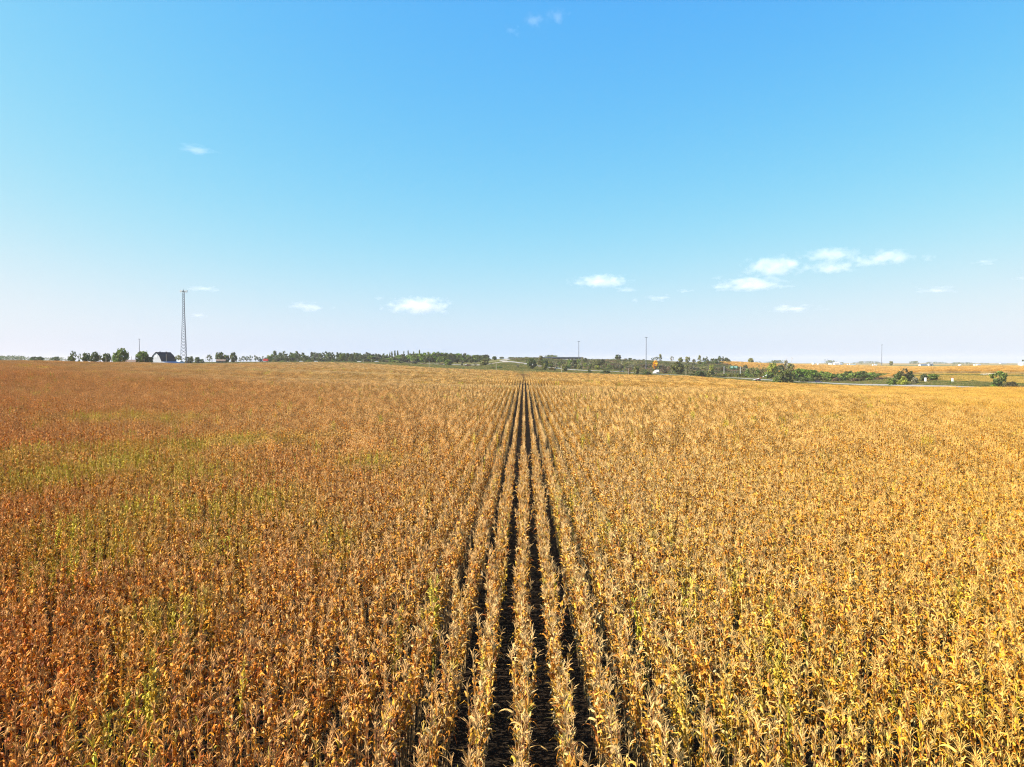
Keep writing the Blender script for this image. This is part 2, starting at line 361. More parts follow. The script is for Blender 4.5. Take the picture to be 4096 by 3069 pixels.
def rotz(a): c, s = math.cos(a), math.sin(a); return np.array([[c, -s, 0], [s, c, 0], [0, 0, 1]])
def plant_into(mb, r, ox=0, oy=0, detail=2):
    h = r.uniform(2.1, 2.62); lean = (r.normal(0, .022), r.normal(0, .05)); base_az = math.pi / 2 + r.normal(0, .32)
    sub = MB(); at = stalk_mb(r, sub, h, lean, 5 if detail == 2 else 3)
    nl = {2: 16, 1: 13, 0: 10}[detail]
    for k in range(nl):
        s = .46 + .52 * (k + r.uniform(0, .6)) / nl if detail == 2 else .52 + .46 * (k + r.uniform(0, .6)) / nl
        az = base_az + math.pi * k + r.normal(0, .5)
        v, f = leaf_arrays(r, {2: 7, 1: 4, 0: 3}[detail], 2 if detail == 2 else 1, 1.0 - .6 * max(0, s - .5) / .5, {2: 1.1, 1: 1.1, 0: 1.3}[detail])
        sub.add(v @ rotz(az).T + np.array(at(s)), f, tuple(pick_col(r)))
    if detail: tassel_mb(r, sub, at(1), lean, 10 if detail == 2 else 6)
    else: tassel_mb(r, sub, at(1), lean, 4)
    if detail == 2 and r.random() < .8: ear_mb(r, sub, at(.48), base_az + r.uniform(0, 6.28))
    mb.add(np.array(sub.v) + np.array([ox, oy, 0]), sub.f); mb.c[-len(sub.v):] = sub.c

# prototypes that only the scatter objects use (kept out of the scene itself)
def proto_collection(name, meshes):
    c = bpy.data.collections.new(name)
    for i, me in enumerate(meshes):
        o = bpy.data.objects.new('%s_%03d' % (name, i), me); c.objects.link(o)
    return c
def scatter(name, coll, pts, var, rz, scl, grn, rus, tilt=0.0):
    me = bpy.data.meshes.new(name); me.from_pydata(np.asarray(pts).tolist(), [], [])
    def att(n, t, d):
        a = me.attributes.new(n, t, 'POINT'); a.data.foreach_set('value', np.asarray(d))
    att('var', 'INT', np.asarray(var, np.int32)); att('rz', 'FLOAT', np.asarray(rz, np.float32)); att('scl', 'FLOAT', np.asarray(scl, np.float32))
    att('grn', 'FLOAT', np.asarray(grn, np.float32)); att('rus', 'FLOAT', np.asarray(rus, np.float32))
    tl = rng.normal(0, 1, (2, len(pts))) * tilt
    att('rx', 'FLOAT', tl[0].astype(np.float32)); att('ry', 'FLOAT', tl[1].astype(np.float32))
    o = link(name, me)
    ng = bpy.data.node_groups.new(name + '_nodes', 'GeometryNodeTree')
    ng.interface.new_socket('Geometry', in_out='INPUT', socket_type='NodeSocketGeometry'); ng.interface.new_socket('Geometry', in_out='OUTPUT', socket_type='NodeSocketGeometry')
    N = ng.nodes.new; L = ng.links.new
    gi, go = N('NodeGroupInput'), N('NodeGroupOutput'); ci = N('GeometryNodeCollectionInfo')
    ci.inputs['Collection'].default_value = coll; ci.inputs['Separate Children'].default_value = True; ci.inputs['Reset Children'].default_value = True
    ip = N('GeometryNodeInstanceOnPoints'); ip.inputs['Pick Instance'].default_value = True
    def named(n, t):
        x = N('GeometryNodeInputNamedAttribute'); x.data_type = t; x.inputs['Name'].default_value = n; return [s for s in x.outputs if s.enabled][0]
    cx = N('ShaderNodeCombineXYZ'); L(named('rz', 'FLOAT'), cx.inputs['Z']); L(named('rx', 'FLOAT'), cx.inputs['X']); L(named('ry', 'FLOAT'), cx.inputs['Y'])
    L(gi.outputs[0], ip.inputs['Points']); L(ci.outputs[0], ip.inputs['Instance']); L(named('var', 'INT'), ip.inputs['Instance Index'])
    er = N('FunctionNodeEulerToRotation'); L(cx.outputs[0], er.inputs[0]); L(er.outputs[0], ip.inputs['Rotation'])
    L(named('scl', 'FLOAT'), ip.inputs['Scale']); L(ip.outputs[0], go.inputs[0])
    md = o.modifiers.new('scatter', 'NODES'); md.node_group = ng
    return o

def vnoise(x, y, s, seed):
    """smooth value noise"""
    g = np.random.default_rng(seed).random((256, 256)); x = x / s + 77.3; y = y / s + 31.7
    xi = np.floor(x).astype(int); yi = np.floor(y).astype(int); fx = x - xi; fy = y - yi; fx = fx*fx*(3-2*fx); fy = fy*fy*(3-2*fy)
    a = g[xi % 256, yi % 256]; b = g[(xi+1) % 256, yi % 256]; c = g[xi % 256, (yi+1) % 256]; e = g[(xi+1) % 256, (yi+1) % 256]
    return (a*(1-fx)+b*fx)*(1-fy)+(c*(1-fx)+e*fx)*fy
GREEN_SPOTS = [(430,82,4),(700,84,3),(250,42,2.8),(500,48,4),(760,44,2.8),(120,41,3),(520,33,2.0),(820,33,1.9),(400,26,1.5),(250,29,1.6),(1050,36,1.8),(1330,28,.9),(700,20,1.2),(640,19.5,.9),(470,14.3,.8),(180,24,1.1),(900,27,1.1),(2450,30,.7),(2660,28.5,.7),(2760,22,.5),(2920,23,.5),(3060,19.5,.5),(3170,16.5,.5),(3900,21,.5),(2590,20,.45),(1750,20.5,.5),(1480,50,2),(950,62,3),(2300,36,.7),(2850,14.5,.45)]
def green_at(x, y):
    d = np.hypot(x, y); az = np.arctan2(x, y)
    n = .6 * vnoise(x, y, 14, 1) + .4 * vnoise(x, y, 4.5, 2)
    left = np.clip((-az - .05) / .3, 0, 1) * np.clip((d - 14) / 10, 0, 1) * np.clip((80 - d) / 30, 0, 1)
    g = np.clip((n - .80 + .24 * left) * 5, 0, .75) * rng.uniform(.25, 1, np.shape(x))
    # a greener swath that crosses the field on the left
    sw = np.exp(-((y - (52 + (x + 36) * .75)) / 3.2) ** 2) * np.clip((-x - 16) / 12, 0, 1) * (.4 + .6 * vnoise(x, y, 5, 5))
    # greener spots of late plants scattered through the field: centre (bearing, distance) and reach in metres
    for px, dist, rad in GREEN_SPOTS:
        c = P(px, dist); g = np.maximum(g, np.exp(-(((x - c[0]) / rad) ** 2 + ((y - c[1]) / rad / 1.6) ** 2)) * rng.uniform(0, .85, np.shape(x)))
    sp = (rng.random(np.shape(x)) < .022) * rng.uniform(.2, .7, np.shape(x))
    return np.clip(np.maximum(np.maximum(g, sw * rng.uniform(.4, 1.0, np.shape(x))), sp), 0, .9)
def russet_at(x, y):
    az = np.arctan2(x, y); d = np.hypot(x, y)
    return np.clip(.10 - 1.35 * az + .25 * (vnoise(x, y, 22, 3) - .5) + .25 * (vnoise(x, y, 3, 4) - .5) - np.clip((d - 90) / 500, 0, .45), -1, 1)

ROW, OFF = 0.87, -0.05
def mk(detail, nplants, length, rows, n, seed, sp):
    out = []
    for k in range(n):
        r = np.random.default_rng(seed + k); mb = MB()
        for rw in range(rows):
            for i in range(nplants):
                plant_into(mb, r, (rw - (rows - 1) / 2) * ROW + r.normal(0, .02), (i + .5) * length / nplants - length / 2 + r.normal(0, sp), detail)
        out.append(mb.mesh('corn_clump', MAT_CORN))
    return out
NV, NM, NF = 28, 8, 8
coll_near = mk(2, 1, 0, 1, NV, 100, 0)
coll_mid = mk(1, 11, 2.0, 1, NM, 300, .03)
coll_far = mk(0, 26, 6.0, 2, NF, 500, .05)
CORN = proto_collection('corn_clump', coll_near + coll_mid + coll_far)

def corn_points():
    P_, V_, RZ_, S_ = [], [], [], []
    # near: one instance per plant
    kmax = int(75 / ROW)
    xs, ys = [], []
    for k in range(-kmax, kmax + 1):
        y = np.arange(2.0, 62, .155); y = y + rng.normal(0, .03, y.size); x = k * ROW + OFF + rng.normal(0, .02, y.size)
        keep = (np.abs(np.arctan2(x, y)) < R(46)) & (rng.random(y.size) > .03); xs.append(x[keep]); ys.append(y[keep])
    x = np.concatenate(xs); y = np.concatenate(ys)
    dcam = x * FW[0] + y * FW[1]; u = (x * RT[0] + y * RT[1]) / dcam
    cand = np.where((dcam > 11.95) & (np.abs(u) < .725))[0]; cand = cand[np.argsort(dcam[cand])][:300]
    near = np.column_stack([x[cand], y[cand]])
    rest = np.ones(x.size, bool); rest[cand] = False; d = np.hypot(x, y)
    rest &= d < 55; x, y = x[rest], y[rest]
    P_.append(np.column_stack([x, y])); V_.append(rng.integers(0, NV, x.size)); RZ_.append(rng.integers(0, 2, x.size) * math.pi + rng.normal(0, .25, x.size)); S_.append(rng.uniform(.9, 1.1, x.size))
    # middle distance: two-metre lengths of row
    kmax = int(200 / ROW); xs, ys = [], []
    for k in range(-kmax, kmax + 1):
        y = np.arange(20, 212, 2.0) + rng.uniform(-.5, .5); x = np.full(y.size, k * ROW + OFF); d = np.hypot(x, y)
        keep = (np.abs(np.arctan2(x, y)) < R(44)) & (d >= 55) & (d < 200); xs.append(x[keep]); ys.append(y[keep])
    x = np.concatenate(xs); y = np.concatenate(ys); ok = inside(FIELD_P, x, y); x, y = x[ok], y[ok]
    P_.append(np.column_stack([x, y])); V_.append(NV + rng.integers(0, NM, x.size)); RZ_.append(rng.integers(0, 2, x.size) * math.pi); S_.append(rng.uniform(.93, 1.07, x.size))
    # far: six-metre lengths of two rows
    kmax = int(520 / (2 * ROW)); xs, ys = [], []
    for k in range(-kmax, kmax + 1):
        y = np.arange(120, 640, 6.0) + rng.uniform(-1, 1); x = np.full(y.size, (2 * k + .5) * ROW + OFF); d = np.hypot(x, y)
        keep = (np.abs(np.arctan2(x, y)) < R(43)) & (d >= 200); xs.append(x[keep]); ys.append(y[keep])
    x = np.concatenate(xs); y = np.concatenate(ys); ok = inside(FIELD_P, x, y); x, y = x[ok], y[ok]
    P_.append(np.column_stack([x, y])); V_.append(NV + NM + rng.integers(0, NF, x.size)); RZ_.append(rng.integers(0, 2, x.size) * math.pi); S_.append(rng.uniform(.93, 1.07, x.size))
    xy = np.concatenate(P_); z = ground(xy[:, 0], xy[:, 1])
    print('corn instances', [len(p) for p in P_])
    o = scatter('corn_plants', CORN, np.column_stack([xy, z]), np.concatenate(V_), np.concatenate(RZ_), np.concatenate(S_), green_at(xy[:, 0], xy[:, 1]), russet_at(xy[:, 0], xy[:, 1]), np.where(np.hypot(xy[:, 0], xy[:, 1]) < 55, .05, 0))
    tag(o, 'rows of dry tan corn filling the field as far as the road', 'corn', kind='stuff')
    # corn beyond the road
    gx, gy = np.meshgrid(np.arange(150, 1300, 2 * ROW * 1.6), np.arange(380, 1420, 6.0)); x = gx.ravel() + rng.uniform(-1, 1, gx.size); y = gy.ravel() + rng.uniform(-1, 1, gx.size)
    ok = inside(FAR_CORN_P, x, y); x, y = x[ok], y[ok]
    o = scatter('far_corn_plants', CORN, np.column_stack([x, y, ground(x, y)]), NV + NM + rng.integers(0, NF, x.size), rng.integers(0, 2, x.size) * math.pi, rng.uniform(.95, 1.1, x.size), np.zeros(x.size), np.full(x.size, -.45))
    tag(o, 'second field of tan corn beyond the road and hedge', 'corn', kind='stuff')
    return near
near_xy = corn_points()

# the 300 plants nearest the camera: each a thing with stalk, leaves, tassel and ear
LEAFS = []
for k in range(48):
    r = np.random.default_rng(900 + k); v, f = leaf_arrays(r, 7, 2, .72 if k % 4 == 0 else 1.0); mb = MB(); mb.add(v, f, tuple(pick_col(r))); LEAFS.append(mb.mesh('leaf', MAT_CORN))
STALKS, TASSELS, EARS = [], [], []
for k in range(6):
    r = np.random.default_rng(980 + k); mb = MB(); stalk_mb(r, mb, 1.0, (0, 0), 6); STALKS.append(mb.mesh('stalk', MAT_CORN))
    mb = MB(); tassel_mb(r, mb, (0, 0, 0), (0, 0)); TASSELS.append(mb.mesh('tassel', MAT_CORN))
    mb = MB(); ear_mb(r, mb, (0, 0, 0), 0); EARS.append(mb.mesh('ear', MAT_CORN))
ORD = 'first second third fourth fifth sixth seventh eighth ninth tenth eleventh twelfth thirteenth fourteenth fifteenth sixteenth seventeenth eighteenth nineteenth twentieth'.split()
def ordw(n):                                      # 1 -> first
    if n <= 20: return ORD[n - 1]
    t = {2: 'twenty', 3: 'thirty', 4: 'forty', 5: 'fifty', 6: 'sixty', 7: 'seventy', 8: 'eighty', 9: 'ninety'}[n // 10]
    return t[:-1] + 'ieth' if n % 10 == 0 else t + '-' + ORD[n % 10 - 1]
def near_corn():
    rows = {}
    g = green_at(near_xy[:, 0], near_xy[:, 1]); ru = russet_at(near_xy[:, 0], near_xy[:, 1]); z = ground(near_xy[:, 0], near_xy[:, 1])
    for i in np.argsort(near_xy[:, 1]):
        x, y = near_xy[i]; k = round((x - OFF) / ROW); rows[k] = rows.get(k, 0) + 1; n = rows[k]
        lab = 'dry corn plant, %s from the near end of ' % ordw(n) + ('the middle row' if k == 0 else 'the %s row %s of middle' % (ordw(abs(k)), 'left' if k < 0 else 'right'))
        r = np.random.default_rng(3000 + int(i)); t = empty('corn_plant', (x, y, z[i]), 0, lab, 'corn plant', 'corn plants at the near edge of the field')
        h = r.uniform(2.1, 2.65); sx, sy = r.normal(0, .03), r.normal(0, .05)
        def part(name, me, mat):
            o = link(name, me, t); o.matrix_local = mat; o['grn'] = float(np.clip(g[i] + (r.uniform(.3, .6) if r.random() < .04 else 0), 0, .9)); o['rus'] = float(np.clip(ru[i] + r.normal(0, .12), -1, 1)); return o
        sm = Matrix(((1, 0, sx * h, 0), (0, 1, sy * h, 0), (0, 0, h, 0), (0, 0, 0, 1)))
        q = Vector((sx, sy, 1)).normalized(); tilt = Vector((0, 0, 1)).rotation_difference(q).to_matrix().to_4x4()
        part('stalk', STALKS[r.integers(6)], tilt @ Matrix.Diagonal((1, 1, h, 1)))
        part('tassel', TASSELS[r.integers(6)], Matrix.Translation(q * h * .995) @ Matrix.Rotation(r.uniform(0, 6.28), 4, 'Z'))
        if r.random() < .8: part('ear', EARS[r.integers(6)], Matrix.Translation(q * h * .48) @ Matrix.Rotation(r.uniform(0, 6.28), 4, 'Z'))
        az0 = math.pi / 2 + r.normal(0, .42); nl = 13
        for j in range(nl):
            s = .46 + .52 * (j + r.uniform(0, .6)) / nl
            li = int(r.integers(12)) * 4 if s > .8 else int(r.integers(48))
            part('leaf', LEAFS[li], Matrix.Translation(q * h * s) @ Matrix.Rotation(az0 + math.pi * j + r.normal(0, .55), 4, 'Z') @ Matrix.Scale(r.uniform(.85, 1.1) * (1.0 if s > .8 else 1.05 - .5 * max(0, s - .5) / .5), 4))
near_corn()

# ------------------------------------------------------------------ trees and shrubs
def crown_mesh(seed, kind):
    """unit crown: height 0..1, radius about 0.5, made of leafy clumps round limb ends"""
    r = np.random.default_rng(seed); mb = MB(); cs = []
    if kind == 'broad': n, q = 46, 17
    elif kind == 'poplar': n, q = 44, 15
    elif kind == 'open': n, q = 20, 15
    elif kind == 'shrub': n, q = 34, 16
    elif kind == 'wispy': n, q = 34, 14
    elif kind == 'spreading': n, q = 24, 17
    for _ in range(n):
        if kind == 'poplar':
            z = r.uniform(.06, .97); rad = .36 * (1 - z) ** .55 * (1 if z > .15 else .8) * r.uniform(.5, 1.15); a = r.uniform(0, 6.28); c = (rad * math.cos(a), rad * math.sin(a), z); s = r.uniform(.08, .14)
        elif kind == 'wispy':
            a = r.uniform(0, 6.28); lean = r.uniform(.1, .45); z = r.uniform(.1, .95); c = (lean * z * math.cos(a), lean * z * math.sin(a), z); s = r.uniform(.07, .12)
        else:
            v = r.normal(size=3); v /= np.linalg.norm(v); k = r.uniform(.45, 1) ** .6
            if kind == 'shrub': v[2] = abs(v[2]) * .95 - .1; c = (v[0]*.42*k, v[1]*.42*k, .12 + .75*max(0, v[2])*k); s = r.uniform(.13, .19)
            elif kind == 'spreading': c = (v[0]*.45*k, v[1]*.45*k, .62 + .3*v[2]*k); s = r.uniform(.10, .17)
            elif kind == 'open': c = (v[0]*.42*k, v[1]*.42*k, .60 + .38*v[2]*k); s = r.uniform(.09, .15)
            else: c = (v[0]*.40*k, v[1]*.40*k, .48 + .42*v[2]*k); s = r.uniform(.12, .19)
        cs.append((np.array(c), s))
    for c, s in cs:
        tone = r.uniform(.7, 1.35)
        for _ in range(q):
            d = r.normal(size=3); d /= np.linalg.norm(d); p = c + d * s * r.uniform(.35, 1.0) * np.array([1, 1, .8])
            n_ = d * .8 + r.normal(size=3) * .5; n_ /= np.linalg.norm(n_)
            u = np.cross(n_, r.normal(size=3)); u /= np.linalg.norm(u); w = np.cross(n_, u); sz = s * r.uniform(.3, .6); sz2 = sz * r.uniform(.5, .9)
            k = tone * r.uniform(.75, 1.3); hue = r.uniform(-.1, .16)
            mb.add([p - u*sz, p - w*sz2, p + u*sz*.9, p + w*sz2 + n_*sz*.3], [(0, 1, 2, 3)], (k * (1 + hue), k, k * (1 - hue)))
    me = mb.mesh('crown', MAT_LEAF); return me
def trunk_mesh(seed, kind, mat):
    r = np.random.default_rng(seed); mb = MB(); n = {'shrub': 4, 'wispy': 6, 'poplar': 2, 'dead': 14}.get(kind, 6)
    if kind in ('shrub', 'wispy'):
        for _ in range(n):
            a = r.uniform(0, 6.28); e = (r.uniform(.1, .3)*math.cos(a), r.uniform(.1, .3)*math.sin(a), r.uniform(.5, .8)); mb.tube((0, 0, -.05), e, .022, .006, 5)
    else:
        top = Vector((r.normal(0, .03), r.normal(0, .03), .8 if kind != 'dead' else .97)); mid = Vector((r.normal(0, .02), r.normal(0, .02), .4))
        mb.tube((0, 0, -.03), mid, .030, .020, 7); mb.tube(mid, top, .020, .005, 6)
        for _ in range(n):
            s = r.uniform(.3, .8); p = mid.lerp(top, (s - .4) / .5) if s > .4 else Vector((0, 0, 0)).lerp(mid, s / .4); a = r.uniform(0, 6.28); L = r.uniform(.16, .34)
            e = p + Vector((math.cos(a)*L*.7, math.sin(a)*L*.7, L*r.uniform(.4, .9))); mb.tube(p, e, .011, .003, 5)
            if kind == 'dead':
                for _ in range(2): mb.tube(p.lerp(e, .6), p.lerp(e, .6) + Vector((r.normal(0, .08), r.normal(0, .08), r.uniform(.05, .14))), .005, .002, 4)
    return mb.mesh('trunk', mat)
CROWNS = {k: [crown_mesh(1000 + 17 * i + 131 * j, k) for i in range(n)] for j, (k, n) in enumerate({'broad': 5, 'poplar': 5, 'open': 4, 'shrub': 6, 'wispy': 4, 'spreading': 3}.items())}
TRUNKS = {k: [trunk_mesh(50 + i, k, MAT_DEAD if k == 'dead' else MAT_BARK) for i in range(2)] for k in ('broad', 'poplar', 'open', 'shrub', 'wispy', 'spreading', 'dead')}
DKG, MDG, YLG, OLV, GRY, RUS, GLD, BLG, TAN = (.078,.108,.028), (.130,.185,.030), (.24,.26,.032), (.18,.185,.05), (.18,.17,.10), (.17,.115,.07), (.80,.42,.005), (.10,.135,.055), (.24,.185,.06)
GRN = (.14,.225,.026)
def tree(kind, px, D, ytop, wpx, color, label, cat='tree', group=None, name=None, base=None):
    p = P(px, D); zb = gz(p) if base is None else base; zt = ZY(ytop, D); h = max(zt - zb, 1.0); w = M(wpx, D)
    nm = name or {'shrub': 'shrub', 'wispy': 'shrub', 'poplar': 'poplar_tree', 'dead': 'dead_tree'}.get(kind, 'tree')
    t = empty(nm, (p[0], p[1], zb), random.uniform(0, 6.28), label, cat, group)
    tr = link('trunk', random.choice(TRUNKS[kind]), t); tr.scale = (max(w * .8, h * .35), max(w * .8, h * .35), h)
    if kind != 'dead':
        c = link('crown', random.choice(CROWNS[kind]), t); c.scale = (w, w, h * 1.0); k = random.uniform(.9, 1.12)
        c.color = (*[x * k for x in color], 1)
    return t

def belt(n, x0, x1, top, D, w, kinds, colors, what, group, cat='shrub'):
    out = []
    for i in range(n):
        px = x0 + (x1 - x0) * (i + random.uniform(.1, .9)) / n
        yt = float(np.interp(px, [t[0] for t in top], [t[1] for t in top])) + random.uniform(-2.5, 3.5)
        tree(random.choice(kinds), px, random.uniform(*D), yt, random.uniform(*w), random.choice(colors), what % ordw(i + 1), cat, group)
# left end: farmstead trees
for a in [
 ('broad',138,620,1424,34,BLG,'dark rounded tree standing apart on the far left horizon'),
 ('broad',162,620,1424,32,BLG,'dark tree joined to the rounded one on the far left horizon'),
 ('spreading',222,640,1425,34,BLG,'low spreading tree alone between the far left trees and the farmstead'),
 ('open',294,520,1406,26,DKG,'lanky tree with a tufted top at the left end of the farmstead trees'),
 ('broad',288,540,1422,32,DKG,'low dark tree under the lanky tufted farmstead tree'),
 ('open',318,530,1414,18,BLG,'thin airy tree beside the lanky tree of the farmstead'),
 ('broad',346,520,1408,36,DKG,'dark bushy tree above the low white farm roof'),
 ('broad',382,510,1405,42,DKG,'round dark tree left of the white pole at the farmstead'),
 ('broad',427,510,1410,38,DKG,'round dark tree between the two farmstead poles'),
 ('broad',486,500,1390,62,MDG,'largest farmstead tree, green on its sunlit side'),
 ('broad',461,500,1414,26,GRN,'bright green low tree at the foot of the largest farmstead tree'),
 ('broad',572,505,1400,58,MDG,'broad green tree in front of the long white farm building'),
 ('broad',596,505,1424,36,DKG,'dark low tree against the white barn gable'),
 ('shrub',634,545,1449,26,OLV,'small shrub at the foot of the barn gable'),
 ('spreading',716,690,1419,34,OLV,'yellow-green spreading tree behind the shed roof'),
 ('broad',752,720,1425,26,DKG,'dark tree under the lattice tower, right of its legs'),
 ('broad',766,720,1424,20,BLG,'slim dark tree just right of the lattice tower foot'),
 ('broad',790,730,1426,24,BLG,'rounded dark tree in the low group right of the tower'),
 ('broad',808,740,1435,20,BLG,'lowest dark tree in the group right of the tower'),
 ('open',838,800,1420,24,BLG,'airy dark tree left of the tall pair by the brown house'),
 ('broad',880,820,1406,40,DKG,'taller domed tree behind the small brown house'),
 ('broad',905,820,1417,30,DKG,'dark tree between the domed tree and the narrow tall one'),
 ('broad',935,820,1406,30,DKG,'narrow tall dark tree just right of the brown house'),
]: tree(*a)
for i, (px, yt) in enumerate([(962,1429),(975,1425),(988,1423),(1003,1421),(1023,1420),(1035,1427),(1048,1424),(1066,1430)]):
    tree('open', px, 930, yt, 20, BLG, 'thin open tree in the sparse row by the highway, %s from its left end' % ordw(i + 1), group='sparse trees beside the highway')
pop = [(1078,1420),(1090,1418),(1100,1404),(1110,1422),(1122,1409),(1137,1406),(1148,1416),(1165,1412),(1178,1411),(1187,1407),(1198,1416),(1212,1412),(1222,1418),(1232,1424),(1248,1409),(1258,1410),(1270,1409),(1282,1413),(1293,1412),(1307,1408),(1318,1408),(1332,1410),(1350,1411),(1362,1412),(1375,1412),(1390,1415),(1402,1424),(1418,1412),(1436,1411),(1448,1420),(1468,1411),(1478,1414),(1492,1414),(1504,1416),(1516,1417),(1535,1416),(1543,1421)]
for i, (px, yt) in enumerate(pop):
    tree('poplar' if i % 4 else 'broad', px, 940 + (i * 37) % 40, yt, random.uniform(27, 38), random.choice([BLG, DKG, BLG, (.085,.095,.055), MDG]), 'tall dark tree in the highway treeline, %s from its left end' % ordw(i + 1), group='tall treeline behind the highway')
for i, (px, yt, w) in enumerate([(1098,1437,22),(1130,1440,20),(1165,1437,17),(1183,1438,15),(1213,1436,18),(1235,1430,18),(1332,1438,12),(1377,1439,16),(1418,1439,16),(1438,1441,16)]):
    tree('shrub', px, 892, yt, w, random.choice([DKG, OLV, MDG]), 'low round shrub on the highway verge, %s from the left below the treeline' % ordw(i + 1), 'shrub', 'round shrubs on the highway verge')
belt(34, 1072, 1545, [(1072,1430),(1545,1432)], (945, 985), (22, 34), ['broad', 'shrub'], [DKG, BLG, DKG, (.06,.07,.035)], 'dark low tree filling the foot of the highway treeline, %s from the left', 'low trees under the treeline', 'tree')
belt(16, 1350, 1550, [(1350,1413),(1440,1415),(1550,1421)], (960, 990), (26, 36), ['poplar', 'broad', 'poplar'], [BLG, (.10,.12,.06), MDG], 'tall tree at the back of the treeline\'s right half, %s from the left', 'back trees of the treeline', 'tree')
# the green wood
k = 0
def topline(px): return float(np.interp(px, [1500,1540,1600,1650,1700,1760,1800,1860,1900,1960], [1434,1428,1418,1412,1406,1406,1407,1412,1415,1418]))
wood = []
for row, (D, dy) in enumerate([(960, 1), (925, 8), (895, 19)]):
    px = 1535 + row * 5 - (20 if row == 2 else 0)
    while px < 1962 - row * 6:
        wood.append((px, D + random.uniform(-8, 8), topline(px) + dy + random.uniform(-3, 4), random.uniform(26, 36))); px += random.uniform(15, 21)
for i, (px, D, yt, w) in enumerate(sorted(wood)):
    tree('broad', px, D, yt, w, random.choice([MDG, GRN, MDG, (.09,.115,.03), (.05,.065,.025), (.07,.09,.03)]) if px < 1890 or random.random() < .4 else DKG, 'leafy tree of the green wood beyond the road, %s from its left end' % ordw(i + 1), group='trees of the green wood')
for i, (px, yt) in enumerate([(1560,1412),(1568,1408),(1580,1404),(1591,1403),(1616,1406),(1633,1403),(1655,1407),(1678,1401)]):
    tree('poplar', px, 990, yt, 15, DKG, 'dark spire poking above the green wood, %s from the left' % ordw(i + 1), group='dark spires above the wood')
